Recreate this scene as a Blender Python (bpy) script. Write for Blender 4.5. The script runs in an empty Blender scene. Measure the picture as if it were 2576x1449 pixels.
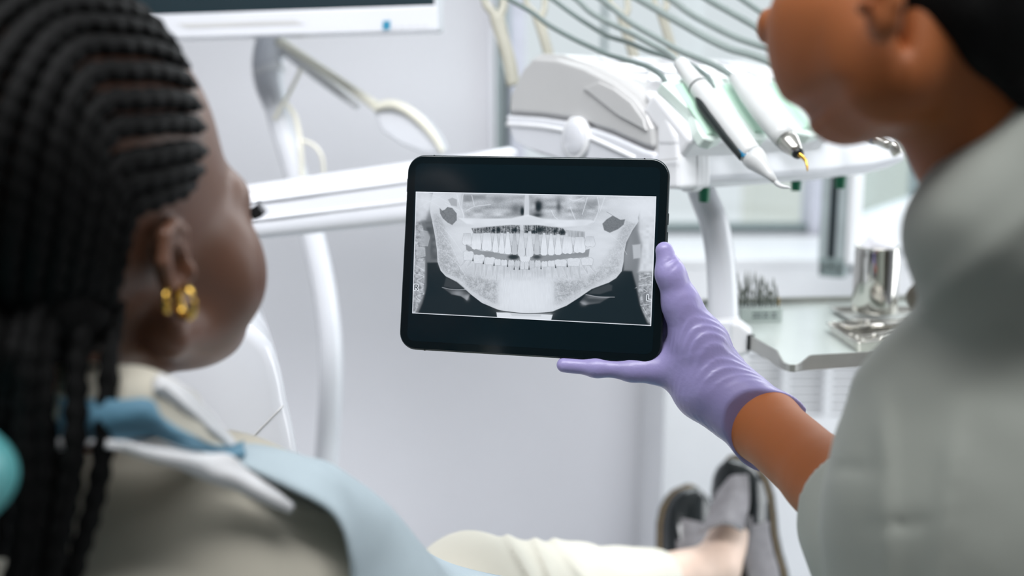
import bpy, bmesh, math, random
import numpy as np
from mathutils import Vector, Matrix

random.seed(7)
rng = np.random.default_rng(7)
SC = bpy.context.scene
COL = SC.collection

# ------------------------------------------------------------------ camera
F_PX, CX, CY = 2600.0, 1288.0, 724.5
PITCH, Z0 = math.radians(10.0), 1.35
cam_data = bpy.data.cameras.new('camera')
cam_data.sensor_fit = 'HORIZONTAL'
cam_data.sensor_width = 36.0
cam_data.lens = F_PX / 2576.0 * 36.0
cam_data.clip_start = 0.02
cam_data.dof.use_dof = True
cam_data.dof.focus_distance = 0.90
cam_data.dof.aperture_fstop = 2.5
cam = bpy.data.objects.new('camera', cam_data)
COL.objects.link(cam)
cam.location = (0, 0, Z0)
cam.rotation_euler = (math.radians(90) - PITCH, 0, 0)
SC.camera = cam

# ------------------------------------------------------------------ world, light, exposure
world = bpy.data.worlds.new('overcast_sky')
SC.world = world
world.use_nodes = True
wn = world.node_tree.nodes
wn['Background'].inputs['Color'].default_value = (0.93, 0.96, 1.0, 1)
wn['Background'].inputs['Strength'].default_value = 0.88


def area(name, loc, aim, sx, sy, power, col):
    l = bpy.data.lights.new(name, 'AREA')
    l.shape = 'RECTANGLE'
    l.size, l.size_y, l.energy, l.color = sx, sy, power, col
    o = bpy.data.objects.new(name, l)
    COL.objects.link(o)
    o.location = loc
    o.rotation_euler = (Vector(aim) - Vector(loc)).to_track_quat('-Z', 'Z').to_euler()
    return o


# daylight entering through the upper lights of the window wall; side lamp added at an unseen right-wall window
area('window_daylight_back', (1.15, 2.60, 2.20), (0.35, 0.6, 0.7), 2.4, 0.8, 28, (0.93, 0.97, 1.0))
area('added_side_lamp', (2.55, 1.35, 1.15), (0.0, 1.7, 0.4), 1.5, 1.5, 27, (0.94, 0.98, 1.0))
# added unseen ceiling lamp, spread narrowed to throw light at the window wall
area('added_ceiling_lamp', (-0.2, 0.32, 2.60), (-0.1, 2.75, 0.0), 2.2, 0.7, 28, (0.97, 0.98, 1.0)).data.spread = math.radians(95)

SC.view_settings.view_transform = 'Standard'
SC.view_settings.look = 'None'
SC.view_settings.exposure = 0.06
SC.view_settings.gamma = 1.0
SC.view_settings.use_curve_mapping = False

# ------------------------------------------------------------------ helpers: pixels to points
CP, SP = math.cos(PITCH), math.sin(PITCH)


def W(px, py, d):
    """point at camera depth d on the ray of a photo pixel"""
    x, y = (px - CX) / F_PX * d, (CY - py) / F_PX * d
    return Vector((x, y * SP + d * CP, Z0 + y * CP - d * SP))


def on_plane(px, py, p0, n):
    r = W(px, py, 1.0) - Vector((0, 0, Z0))
    o = Vector((0, 0, Z0))
    t = (Vector(p0) - o).dot(n) / r.dot(n)
    return o + r * t


def at_y(px, py, y): return on_plane(px, py, (0, y, 0), Vector((0, 1, 0)))
def at_z(px, py, z): return on_plane(px, py, (0, 0, z), Vector((0, 0, 1)))


# ------------------------------------------------------------------ helpers: materials
MATS = {}


def srgb(c):
    return tuple(((v / 255) / 12.92 if v / 255 <= 0.04045 else ((v / 255 + 0.055) / 1.055) ** 2.4) for v in c)


def mat(name, rgb, rough=0.5, metal=0.0, var=0.06, scale=40.0, bump=0.0, bscale=None, coat=0.0, trans=0.0,
        sss=0.0, spec=0.5, sheen=0.0):
    """procedural material: colour broken up by noise, optional fine relief"""
    if name in MATS:
        return MATS[name]
    m = bpy.data.materials.new(name)
    m.use_nodes = True
    nt = m.node_tree
    b = nt.nodes['Principled BSDF']
    lin = srgb(rgb)
    tc = nt.nodes.new('ShaderNodeTexCoord')
    no = nt.nodes.new('ShaderNodeTexNoise')
    no.inputs['Scale'].default_value = scale
    no.inputs['Detail'].default_value = 3
    nt.links.new(tc.outputs['Object'], no.inputs['Vector'])
    rp = nt.nodes.new('ShaderNodeValToRGB')
    rp.color_ramp.elements[0].position, rp.color_ramp.elements[1].position = 0.3, 0.7
    rp.color_ramp.elements[0].color = (*[c * (1 - var) for c in lin], 1)
    rp.color_ramp.elements[1].color = (*[min(1, c * (1 + var)) for c in lin], 1)
    nt.links.new(no.outputs['Fac'], rp.inputs['Fac'])
    nt.links.new(rp.outputs['Color'], b.inputs['Base Color'])
    b.inputs['Roughness'].default_value = rough
    b.inputs['Metallic'].default_value = metal
    b.inputs['Specular IOR Level'].default_value = spec
    b.inputs['Coat Weight'].default_value = coat
    b.inputs['Transmission Weight'].default_value = trans
    if sheen:
        b.inputs['Sheen Weight'].default_value = sheen
    if sss:
        b.inputs['Subsurface Weight'].default_value = sss
        b.inputs['Subsurface Radius'].default_value = (0.012, 0.004, 0.002)
        b.inputs['Subsurface Scale'].default_value = 1.0
    if bump:
        n2 = nt.nodes.new('ShaderNodeTexNoise')
        n2.inputs['Scale'].default_value = bscale or scale * 6
        n2.inputs['Detail'].default_value = 2
        nt.links.new(tc.outputs['Object'], n2.inputs['Vector'])
        bp = nt.nodes.new('ShaderNodeBump')
        bp.inputs['Strength'].default_value = bump
        bp.inputs['Distance'].default_value = 0.002
        nt.links.new(n2.outputs['Fac'], bp.inputs['Height'])
        nt.links.new(bp.outputs['Normal'], b.inputs['Normal'])
    MATS[name] = m
    return m


def glass_mat(name, tint=(0.95, 0.98, 0.98), gloss=0.06):
    m = bpy.data.materials.new(name)
    m.use_nodes = True
    nt = m.node_tree
    nt.nodes.remove(nt.nodes['Principled BSDF'])
    t = nt.nodes.new('ShaderNodeBsdfTransparent')
    t.inputs['Color'].default_value = (*tint, 1)
    g = nt.nodes.new('ShaderNodeBsdfGlossy')
    g.inputs['Roughness'].default_value = 0.02
    mx = nt.nodes.new('ShaderNodeMixShader')
    mx.inputs['Fac'].default_value = gloss
    nt.links.new(t.outputs[0], mx.inputs[1])
    nt.links.new(g.outputs[0], mx.inputs[2])
    nt.links.new(mx.outputs[0], nt.nodes['Material Output'].inputs['Surface'])
    return m


# ------------------------------------------------------------------ helpers: objects and meshes
def tag(o, label=None, cat=None, group=None, kind=None):
    if label: o['label'] = label
    if cat: o['category'] = cat
    if group: o['group'] = group
    if kind: o['kind'] = kind
    return o


def empty(name, loc, label=None, cat=None, group=None):
    o = bpy.data.objects.new(name, None)
    o.empty_display_size = 0.05
    COL.objects.link(o)
    o.location = loc
    return tag(o, label, cat, group)


def link(name, me, m=None, parent=None, smooth=True, label=None):
    o = bpy.data.objects.new(name, me)
    COL.objects.link(o)
    if m is not None:
        for k in (m if isinstance(m, (list, tuple)) else [m]):
            me.materials.append(k)
    if smooth:
        me.polygons.foreach_set('use_smooth', np.ones(len(me.polygons), bool))
    if parent is not None:
        o.parent = parent
        par_loc = Vector((0, 0, 0))
        q = parent
        while q is not None:
            par_loc += q.location
            q = q.parent
        o.matrix_parent_inverse = Matrix.Translation(-par_loc)
    if label:
        o['label'] = label
    return o


def mesh(name, vs, fs, m=None, parent=None, smooth=True, label=None):
    me = bpy.data.meshes.new(name)
    me.from_pydata([tuple(v) for v in vs], [], [tuple(f) for f in fs])
    me.update()
    return link(name, me, m, parent, smooth, label)


def mod_bevel(o, w, seg=3, angle=35):
    b = o.modifiers.new('bevel', 'BEVEL')
    b.width, b.segments, b.limit_method = w, seg, 'ANGLE'
    b.angle_limit = math.radians(angle)
    b.harden_normals = False
    return o


def mod_sub(o, n=2):
    s = o.modifiers.new('sub', 'SUBSURF')
    s.levels = s.render_levels = n
    return o


def mod_solid(o, t, off=-1):
    s = o.modifiers.new('solid', 'SOLIDIFY')
    s.thickness, s.offset = t, off
    return o


def box(name, lo, hi, m, parent=None, bev=0.0, label=None, seg=2):
    x0, y0, z0 = lo
    x1, y1, z1 = hi
    vs = [(x0, y0, z0), (x1, y0, z0), (x1, y1, z0), (x0, y1, z0), (x0, y0, z1), (x1, y0, z1), (x1, y1, z1), (x0, y1, z1)]
    fs = [(3, 2, 1, 0), (4, 5, 6, 7), (0, 1, 5, 4), (1, 2, 6, 5), (2, 3, 7, 6), (3, 0, 4, 7)]
    o = mesh(name, vs, fs, m, parent, smooth=False, label=label)
    if bev:
        mod_bevel(o, bev, seg)
    return o


def obox(name, c, ax, ay, az, sx, sy, sz, m, parent=None, bev=0.0, label=None, seg=3, smooth=False):
    """box centred at c with half sizes along three given axes"""
    c, ax, ay, az = Vector(c), Vector(ax).normalized(), Vector(ay).normalized(), Vector(az).normalized()
    vs = [c + ax * (i * sx) + ay * (j * sy) + az * (k * sz) for k in (-1, 1) for i, j in ((-1, -1), (1, -1), (1, 1), (-1, 1))]
    fs = [(3, 2, 1, 0), (4, 5, 6, 7), (0, 1, 5, 4), (1, 2, 6, 5), (2, 3, 7, 6), (3, 0, 4, 7)]
    o = mesh(name, vs, fs, m, parent, smooth=smooth, label=label)
    fix_normals(o)
    if bev:
        mod_bevel(o, bev, seg)
    return o


def fix_normals(o):
    bm = bmesh.new()
    bm.from_mesh(o.data)
    bmesh.ops.recalc_face_normals(bm, faces=bm.faces)
    bm.to_mesh(o.data)
    bm.free()
    return o


def prism(name, pts, ext, m, parent=None, bev=0.0, seg=3, label=None, smooth=False, angle=35):
    """outline (world points, planar) pushed along ext: a solid with real thickness"""
    n = len(pts)
    e = Vector(ext)
    vs = [Vector(p) for p in pts] + [Vector(p) + e for p in pts]
    fs = [tuple(range(n)), tuple(range(2 * n - 1, n - 1, -1))] + [(i, i + n, (i + 1) % n + n, (i + 1) % n) for i in range(n)]
    o = mesh(name, vs, fs, m, parent, smooth=smooth, label=label)
    fix_normals(o)
    if bev:
        mod_bevel(o, bev, seg, angle)
    return o


def catmull(pts, n):
    """n points on a Catmull-Rom curve through pts (rows may carry extra columns)"""
    P = np.array([list(p) for p in pts], float)
    if len(P) == 2:
        t = np.linspace(0, 1, n)[:, None]
        return P[0] * (1 - t) + P[1] * t
    seg = np.r_[0, np.cumsum(np.linalg.norm(np.diff(P[:, :3], axis=0), axis=1) + 1e-9)]
    E = np.vstack([2 * P[0] - P[1], P, 2 * P[-1] - P[-2]])
    s = np.linspace(0, seg[-1], n)
    k = np.clip(np.searchsorted(seg, s, side='right') - 1, 0, len(P) - 2)
    t = ((s - seg[k]) / (seg[k + 1] - seg[k]))[:, None]
    a, b, c, d = E[k], E[k + 1], E[k + 2], E[k + 3]
    return 0.5 * (2 * b + (c - a) * t + (2 * a - 5 * b + 4 * c - d) * t ** 2 + (3 * b - a - 3 * c + d) * t ** 3)


def tube_data(pts, rad, n=16, steps=None, flat=1.0, caps=True, flat_axis=None):
    """sweep of a circle along a smooth curve; rad is one radius or one per point"""
    r = np.full(len(pts), rad, float) if np.isscalar(rad) else np.array(rad, float)
    P = catmull(np.c_[np.array([list(p) for p in pts], float), r], steps or max(8, 8 * len(pts)))
    C, R = P[:, :3], np.maximum(P[:, 3], 1e-5)
    T = np.gradient(C, axis=0)
    T /= np.linalg.norm(T, axis=1)[:, None] + 1e-12
    ref = np.array(flat_axis if flat_axis is not None else ((0, 0, 1) if abs(T[0, 2]) < 0.9 else (1, 0, 0)), float)
    u = np.cross(T[0], ref)
    u /= np.linalg.norm(u)
    a = np.linspace(0, 2 * np.pi, n, endpoint=False)
    V = []
    for i in range(len(C)):
        if flat_axis is not None:
            u = np.cross(T[i], ref)
            u /= np.linalg.norm(u) + 1e-12
        else:
            u = u - T[i] * (u @ T[i])
            u /= np.linalg.norm(u)
        v = np.cross(T[i], u)
        V.append(C[i] + R[i] * (np.cos(a)[:, None] * u + flat * np.sin(a)[:, None] * v))
    V = np.vstack(V)
    Fs = []
    m = len(C)
    for i in range(m - 1):
        for j in range(n):
            k = (j + 1) % n
            Fs.append((i * n + j, i * n + k, (i + 1) * n + k, (i + 1) * n + j))
    if caps:
        Fs.append(tuple(range(n - 1, -1, -1)))
        Fs.append(tuple((m - 1) * n + j for j in range(n)))
    return V, Fs


def tube(name, pts, rad, m, parent=None, n=16, steps=None, flat=1.0, label=None, flat_axis=None):
    V, Fs = tube_data(pts, rad, n, steps, flat, True, flat_axis)
    return mesh(name, V, Fs, m, parent, True, label)


def lathe(name, prof, c, axis, m, parent=None, n=40, label=None, smooth=True):
    """profile [(radius, height)] turned around axis through c"""
    c, axis = Vector(c), Vector(axis).normalized()
    u = axis.orthogonal().normalized()
    v = axis.cross(u)
    vs, fs = [], []
    for r, h in prof:
        for j in range(n):
            a = 2 * math.pi * j / n
            vs.append(c + axis * h + (u * math.cos(a) + v * math.sin(a)) * max(r, 1e-5))
    k = len(prof)
    for i in range(k - 1):
        for j in range(n):
            fs.append((i * n + j, i * n + (j + 1) % n, (i + 1) * n + (j + 1) % n, (i + 1) * n + j))
    fs.append(tuple(range(n - 1, -1, -1)))
    fs.append(tuple((k - 1) * n + j for j in range(n)))
    o = mesh(name, vs, fs, m, parent, smooth, label)
    fix_normals(o)
    return o


def sheet(name, rows, m, parent=None, nu=60, nv=24, thick=0.0015, wr=0.0, seed=1, label=None):
    """smooth surface through several curves; rows = list of polylines of world points"""
    R = [catmull(r, nu) for r in rows]
    G = np.stack([catmull([R[k][i] for k in range(len(R))], nv) for i in range(nu)], 0)
    if wr:
        nz = np.zeros((nu, nv))
        g = np.random.default_rng(seed)
        I, J = np.meshgrid(np.linspace(0, 1, nu), np.linspace(0, 1, nv), indexing='ij')
        for _ in range(9):
            fx, fy, ph = g.normal(0, 9), g.normal(0, 5), g.uniform(0, 6.28)
            nz += np.sin(fx * I + fy * J + ph)
        du, dv = np.gradient(G, axis=0), np.gradient(G, axis=1)
        N = np.cross(du, dv)
        N /= np.linalg.norm(N, axis=2)[:, :, None] + 1e-12
        G = G + N * (nz / 3 * wr)[:, :, None]
    fs = [(i * nv + j, i * nv + j + 1, (i + 1) * nv + j + 1, (i + 1) * nv + j) for i in range(nu - 1) for j in range(nv - 1)]
    o = mesh(name, G.reshape(-1, 3), fs, m, parent, True, label)
    if thick:
        mod_solid(o, thick, 0)
    return o


# ------------------------------------------------------------------ helpers: smooth organic surfaces
def s_ell(P, c, r, M=None):
    q = P - np.array(c)
    if M is not None:
        q = q @ np.array(M)          # columns of M = local axes
    r = np.array(r, float)
    k0 = np.linalg.norm(q / r, axis=-1)
    k1 = np.linalg.norm(q / r ** 2, axis=-1) + 1e-9
    return k0 * (k0 - 1) / k1


def s_cap(P, a, b, ra, rb=None):
    a, b = np.array(a, float), np.array(b, float)
    rb = ra if rb is None else rb
    ab = b - a
    t = np.clip(((P - a) @ ab) / (ab @ ab + 1e-12), 0, 1)
    return np.linalg.norm(P - a - t[..., None] * ab, axis=-1) - (ra + (rb - ra) * t)


def smin(a, b, k):
    h = np.clip(0.5 + 0.5 * (b - a) / k, 0, 1)
    return b + (a - b) * h - k * h * (1 - h)


def smax(a, b, k): return -smin(-a, -b, k)


def union(P, parts, k):
    """parts: callables; smooth union"""
    d = None
    for p in parts:
        v = p(P)
        d = v if d is None else smin(d, v, k)
    return d


def vnoise(P, sc, seed=0, octs=2):
    """cheap smooth pseudo-noise from summed sines, about -1..1"""
    g = np.random.default_rng(seed)
    out = np.zeros(P.shape[:-1])
    for o in range(octs):
        for _ in range(5):
            d = g.normal(size=3)
            d /= np.linalg.norm(d)
            out += np.sin((P @ d) * sc * (2 ** o) * g.uniform(0.6, 1.4) + g.uniform(0, 6.28)) / (2.2 * (2 ** o))
    return out / octs ** 0.5 / 1.5


def nets(sdf, lo, hi, h):
    """surface nets over a block-sparse grid; returns vertices, quads"""
    lo, hi = np.array(lo, float), np.array(hi, float)
    B = 8
    nb = np.ceil((hi - lo) / (h * B)).astype(int)
    N = nb * B + 1
    D = np.ones(N, np.float32)
    bc = np.stack(np.meshgrid(*[lo[i] + (np.arange(nb[i]) + 0.5) * B * h for i in range(3)], indexing='ij'), -1)
    dc = sdf(bc.reshape(-1, 3)).reshape(nb)
    keep = np.argwhere(np.abs(dc) < B * h * 0.87 * 1.7)
    D[:-1, :-1, :-1] = np.repeat(np.repeat(np.repeat(np.sign(dc), B, 0), B, 1), B, 2)
    off = np.stack(np.meshgrid(*[np.arange(B + 1)] * 3, indexing='ij'), -1).reshape(-1, 3)
    for s in range(0, len(keep), 3000):
        kk = keep[s:s + 3000]
        idx = (kk[:, None, :] * B + off[None]).reshape(-1, 3)
        D[idx[:, 0], idx[:, 1], idx[:, 2]] = sdf(lo + idx * h)
    S = D < 0
    c = S[:-1, :-1, :-1].astype(np.int8)
    cnt = np.zeros(np.array(S.shape) - 1, np.int8)
    for i in (0, 1):
        for j in (0, 1):
            for k in (0, 1):
                cnt += S[i:S.shape[0] - 1 + i, j:S.shape[1] - 1 + j, k:S.shape[2] - 1 + k]
    cells = np.argwhere((cnt > 0) & (cnt < 8))
    vid = -np.ones(cnt.shape, np.int64)
    vid[tuple(cells.T)] = np.arange(len(cells))
    acc = np.zeros((len(cells), 3))
    num = np.zeros(len(cells))
    cor = [(i, j, k) for i in (0, 1) for j in (0, 1) for k in (0, 1)]
    for a in cor:
        for ax in range(3):
            if a[ax]:
                continue
            b = list(a)
            b[ax] = 1
            da = D[tuple((cells + a).T)].astype(float)
            db = D[tuple((cells + b).T)].astype(float)
            m = (da < 0) != (db < 0)
            t = np.where(m, da / np.where(m, da - db, 1), 0)
            p = np.tile(np.array(a, float), (len(cells), 1))
            p[:, ax] += t
            acc[m] += p[m]
            num[m] += 1
    V = lo + (cells + acc / num[:, None]) * h
    Q = []
    for ax in range(3):
        u, w = (ax + 1) % 3, (ax + 2) % 3
        sl0, sl1 = [slice(None)] * 3, [slice(None)] * 3
        sl0[ax], sl1[ax] = slice(0, -1), slice(1, None)
        e = np.argwhere(S[tuple(sl0)] != S[tuple(sl1)])
        ok = (e[:, u] > 0) & (e[:, w] > 0) & (e[:, u] < cnt.shape[u]) & (e[:, w] < cnt.shape[w])
        e = e[ok]
        st = S[tuple(e.T)]

        def g(du, dw):
            q = e.copy()
            q[:, u] -= du
            q[:, w] -= dw
            return vid[tuple(q.T)]
        q = np.stack([g(1, 1), g(0, 1), g(0, 0), g(1, 0)], 1)
        q[~st] = q[~st][:, ::-1]
        Q.append(q)
    Q = np.vstack(Q)
    Q = Q[(Q >= 0).all(1)]
    return V, Q


def fast_mesh(name, V, Q, m=None, parent=None, label=None, smooth=True):
    me = bpy.data.meshes.new(name)
    me.vertices.add(len(V))
    me.vertices.foreach_set('co', np.asarray(V, np.float32).ravel())
    me.loops.add(Q.size)
    me.loops.foreach_set('vertex_index', np.asarray(Q, np.int32).ravel())
    me.polygons.add(len(Q))
    me.polygons.foreach_set('loop_start', np.arange(0, Q.size, Q.shape[1], dtype=np.int32))
    me.update(calc_edges=True)
    me.validate()
    return link(name, me, m, parent, smooth, label)

# ================================================================== THE SETTING
m_wall = mat('wall_paint', (232, 232, 237), 0.75, var=0.015, scale=3, bump=0.05, bscale=300)
m_ceil = mat('ceiling_paint', (190, 190, 188), 0.8, var=0.02, scale=3)
m_floor = mat('floor_vinyl', (238, 239, 242), 0.35, var=0.05, scale=6)
m_alu = mat('aluminium_profile', (176, 186, 188), 0.35, 0.35, var=0.05, scale=20)
m_alu_d = mat('dark_aluminium_profile', (132, 146, 146), 0.4, 0.3, var=0.05, scale=20)  # darker aluminium tone for narrow frame bars and the sash corner
m_gasket = mat('black_rubber_gasket', (14, 30, 36), 0.6, var=0.15, scale=60)
m_white = mat('white_plastic', (228, 229, 232), 0.35, var=0.02, scale=8)
m_white_g = mat('glossy_white_plastic', (214, 216, 222), 0.16, var=0.02, scale=8, coat=0.3)
m_grey_pl = mat('pale_grey_plastic', (190, 190, 190), 0.28, var=0.03, scale=10, coat=0.2)
m_beige = mat('beige_plastic', (170, 168, 155), 0.45, var=0.05, scale=20)
m_ivory = mat('ivory_plastic', (234, 231, 216), 0.4, var=0.03, scale=20)
m_black = mat('black_plastic', (14, 18, 18), 0.4, var=0.1, scale=30)
m_glass = glass_mat('window_glass')

YB = 2.75                                   # inner face of the window wall
XW0 = at_y(1262, 300, YB).x                 # left jamb of the windows
XL, XR, YF, ZC = -2.6, 2.75, -1.5, 2.7
Z_SILL = at_y(1700, 590, YB).z

w = empty('wall_back', (0, YB + 0.06, 0)); tag(w, kind='structure', label='plain pale grey wall left of the windows')
box('wall_panel', (XL, YB, 0), (XW0, YB + 0.12, ZC), m_wall, w)
box('wall_panel', (XW0, YB, 0), (XR, YB + 0.12, Z_SILL), m_wall, w)
box('wall_panel', (XW0, YB, 2.52), (XR, YB + 0.12, ZC), m_wall, w)
tag(box('floor', (XL, YF, -0.05), (XR, YB + 0.12, 0), m_floor), kind='structure')
tag(box('ceiling', (XL, YF, ZC), (XR, YB + 0.12, ZC + 0.05), m_ceil), kind='structure')
m_side = mat('grey_side_wall', (190, 190, 192), 0.7, var=0.03, scale=3)
tag(box('wall_left', (XL - 0.1, YF, 0), (XL, YB + 0.12, ZC), m_side), kind='structure')
m_wall_d = mat('dark_unseen_wall', (92, 88, 80), 0.7, var=0.06, scale=3)  # unseen wall, coloured dark to cut fill light from behind the camera
tag(box('wall_front', (XL, YF - 0.1, 0), (XR, YF, ZC), m_wall_d), kind='structure')
w = empty('wall_right', (XR + 0.05, 0.6, 0)); tag(w, kind='structure')
box('wall_panel', (XR, YF, 0), (XR + 0.1, 0.3, ZC), m_wall, w)
box('wall_panel', (XR, 2.1, 0), (XR + 0.1, YB + 0.12, ZC), m_wall, w)
box('wall_panel', (XR, 0.3, 0), (XR + 0.1, 2.1, 0.85), m_wall, w)
box('wall_panel', (XR, 0.3, 2.4), (XR + 0.1, 2.1, ZC), m_wall, w)

# --- unseen window in the right wall (beside the frame) and the window band of the back wall
w3 = empty('window_3', (XR + 0.05, 1.2, 0.85)); tag(w3, kind='structure')
box('pane', (XR + 0.045, 0.35, 0.9), (XR + 0.055, 2.05, 2.35), m_glass, w3)
for y0, y1, z0, z1 in ((0.3, 0.36, 0.85, 2.4), (2.04, 2.1, 0.85, 2.4), (0.3, 2.1, 0.85, 0.91), (0.3, 2.1, 2.34, 2.4)):
    box('frame_bar', (XR + 0.02, y0, z0), (XR + 0.08, y1, z1), m_alu, w3, 0.004)

w1 = empty('window_1', (XW0, YB + 0.06, Z_SILL))
tag(w1, kind='structure', label='bright window behind the hoses of the dental unit')


def xat(px, y=YB): return at_y(px, 400, y).x


def jamb(p0, p1, y0, y1, m, parent, z0=None, z1=2.5, name='frame_bar'):
    return box(name, (xat(p0, y0), y0, Z_SILL if z0 is None else z0), (xat(p1, y0), y1, z1), m, parent, 0.004)


jamb(1233, 1246, YB - 0.035, YB + 0.02, m_wall, w1, Z_SILL, 2.6, 'reveal_strip')
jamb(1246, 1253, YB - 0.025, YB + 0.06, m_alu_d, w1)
jamb(1253, 1266, YB - 0.03, YB + 0.06, m_alu, w1)
jamb(1266, 1280, YB - 0.01, YB + 0.06, m_gasket, w1, Z_SILL, at_y(1270, 165, YB).z, 'gasket')
jamb(1266, 1282, YB + 0.005, YB + 0.07, m_alu, w1)
jamb(1282, 1322, YB + 0.03, YB + 0.09, mat('white_frame', (214, 214, 226), 0.4), w1)
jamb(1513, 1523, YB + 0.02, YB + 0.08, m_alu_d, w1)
jamb(2044, 2075, YB + 0.0, YB + 0.09, mat('white_frame', (214, 214, 226), 0.4), w1)
zr = at_y(1700, 579, YB).z
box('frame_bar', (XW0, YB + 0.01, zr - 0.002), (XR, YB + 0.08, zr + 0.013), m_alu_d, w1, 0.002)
box('pane', (XW0, YB + 0.06, Z_SILL), (xat(2060), YB + 0.066, 2.5), m_glass, w1)
w2 = empty('window_2', (xat(2070), YB + 0.06, Z_SILL))
tag(w2, kind='structure', label='window beside the open casement')
box('pane', (xat(2075), YB + 0.06, Z_SILL), (XR, YB + 0.066, 2.5), m_glass, w2)
box('frame_bar', (XR - 0.06, YB, Z_SILL), (XR, YB + 0.09, 2.5), m_alu, w2, 0.004)
box('frame_bar', (XW0, YB + 0.0, 2.46), (XR, YB + 0.09, 2.52), m_alu, w2, 0.004)

# --- garden wall and greenery glimpsed outside, daylight haze painted into their pale colours
m_ext = mat('pale_exterior_render', (238, 238, 228), 0.9, var=0.03, scale=2)
m_leaf = mat('foliage_painted_haze', (206, 214, 178), 0.9, var=0.12, scale=9)
ex = box('exterior_wall', (1.2, 5.2, 0.2), (3.6, 5.4, 1.17), m_ext)
tag(ex, 'pale rendered garden wall seen through the window', 'wall')

# --- open casement sash, swung into the room
CS0 = W(2055, 700, 1.95)
CE = Vector((0.53, 0.85, 0)).normalized()
CT = Vector((CE.y, -CE.x, 0))
UZ = Vector((0, 0, 1))
cs = empty('casement_sash', CS0, 'open aluminium window sash with black rubber seal swung inward', 'window sash')
hh = 0.62
for off, hw, m_, nm in ((0.008, 0.008, m_alu, 'stile'), (0.023, 0.0075, m_gasket, 'seal'), (0.04, 0.0095, m_alu, 'stile'),
                        (0.056, 0.006, m_white, 'stile')):
    c = CS0 + CT * off + UZ * (hh + 0.03) + CE * (0.03 if nm == 'stile' else 0.034)
    obox(nm, c, CE, CT, UZ, 0.03, hw, hh, m_, cs, 0.002)
obox('corner_block', CS0 + CT * 0.026 + CE * 0.012 + UZ * 0.022, CE, CT, UZ, 0.014, 0.024, 0.018, m_alu_d, cs, 0.004)
for k in range(3):
    lathe('screw', [(0.004, 0), (0.004, 0.002), (0.002, 0.003)], CS0 + CT * (0.01 + 0.016 * k) + UZ * (0.022 + 0.004 * (k % 2)) - CE * 0.004,
          -CE, m_black, cs, 12)
obox('bottom_rail', CS0 + CT * 0.03 + CE * 0.42 + UZ * 0.05, CE, CT, UZ, 0.36, 0.028, 0.05, m_white, cs, 0.005)
obox('pane', CS0 + CT * 0.03 + CE * 0.42 + UZ * (hh + 0.06), CE, CT, UZ, 0.37, 0.003, hh - 0.02, m_glass, cs)
obox('stile', CS0 + CT * 0.03 + CE * 0.80 + UZ * (hh + 0.03), CE, CT, UZ, 0.03, 0.028, hh, m_alu, cs, 0.003)
obox('top_rail', CS0 + CT * 0.03 + CE * 0.42 + UZ * (2 * hh + 0.03), CE, CT, UZ, 0.42, 0.028, 0.03, m_alu, cs, 0.003)

# --- deep ledge with louvred radiator cover under the window
YLF = at_z(1900, 650, Z_SILL).y                  # front of the ledge
XLL = at_y(1670, 1100, YLF).x
rc = empty('radiator_cover', (XLL + 0.6, YLF + 0.15, 0), 'long white radiator cover with louvred grille under the window', 'radiator cover')
zg1, zg0 = at_y(1950, 886, YLF).z, at_y(1950, 1046, YLF).z
box('top_board', (XLL - 0.0, YLF - 0.006, Z_SILL - 0.02), (XR - 0.02, YB - 0.04, Z_SILL), m_white, rc, 0.004)
box('front_panel', (XLL, YLF, 0), (XR - 0.02, YLF + 0.02, zg0), m_white, rc)
box('front_panel', (XLL, YLF, zg1), (XR - 0.02, YLF + 0.02, Z_SILL - 0.02), m_white, rc)
box('side_panel', (XLL, YLF + 0.02, 0), (XLL + 0.02, YB - 0.04, Z_SILL - 0.02), m_white, rc)
xg = [at_y(p, 960, YLF).x for p in (1762, 1869, 1976, 2083, 2190, 2297, 2404, 2511)]
box('front_panel', (XLL, YLF, zg0), (xg[0], YLF + 0.02, zg1), m_white, rc)
box('front_panel', (xg[-1], YLF, zg0), (XR - 0.02, YLF + 0.02, zg1), m_white, rc)
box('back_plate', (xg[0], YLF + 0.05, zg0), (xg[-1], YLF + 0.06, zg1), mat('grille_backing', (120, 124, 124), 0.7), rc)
slat_me = None
ns = 8
for i in range(len(xg)):
    box('divider', (xg[i] - 0.009, YLF - 0.003, zg0), (xg[i] + 0.009, YLF + 0.03, zg1), m_white, rc, 0.002)
pitch_s = (zg1 - zg0) / ns
for i in range(len(xg) - 1):
    wdt = xg[i + 1] - xg[i] - 0.018
    for k in range(ns):
        c = Vector(((xg[i] + xg[i + 1]) / 2, YLF + 0.014, zg0 + (k + 0.5) * pitch_s))
        if slat_me is None:
            t = Vector((0, 0.35, 0.93)).normalized()
            s = obox('slat', (0, 0, 0), (1, 0, 0), t, Vector((1, 0, 0)).cross(t), wdt / 2, pitch_s * 0.34, 0.0015, m_white, None, 0.0006)
            slat_me = s.data
        else:
            s = bpy.data.objects.new('slat', slat_me)
            COL.objects.link(s)
        s.parent = rc
        s.location = c - rc.location

# --- unseen frame added around the ceiling fill lamp
for x, y in ((-0.2, 0.32),):
    lp = empty('added_lamp_frame', (x, y, 2.66), None, 'ceiling light', 'added ceiling fill lamp')
    lp['label'] = 'added white frame of an unseen fill lamp near the window wall' if y > 1.5 else 'added white frame of an unseen fill lamp over the dental chair'
    for a, b_, c_, d_ in ((-1.13, 1.13, -0.38, -0.35), (-1.13, 1.13, 0.35, 0.38), (-1.13, -1.10, -0.30, 0.30), (1.10, 1.13, -0.30, 0.30)):
        box('frame_bar', (x + a, y + c_, 2.65), (x + b_, y + d_, 2.70), m_white, lp)

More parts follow.
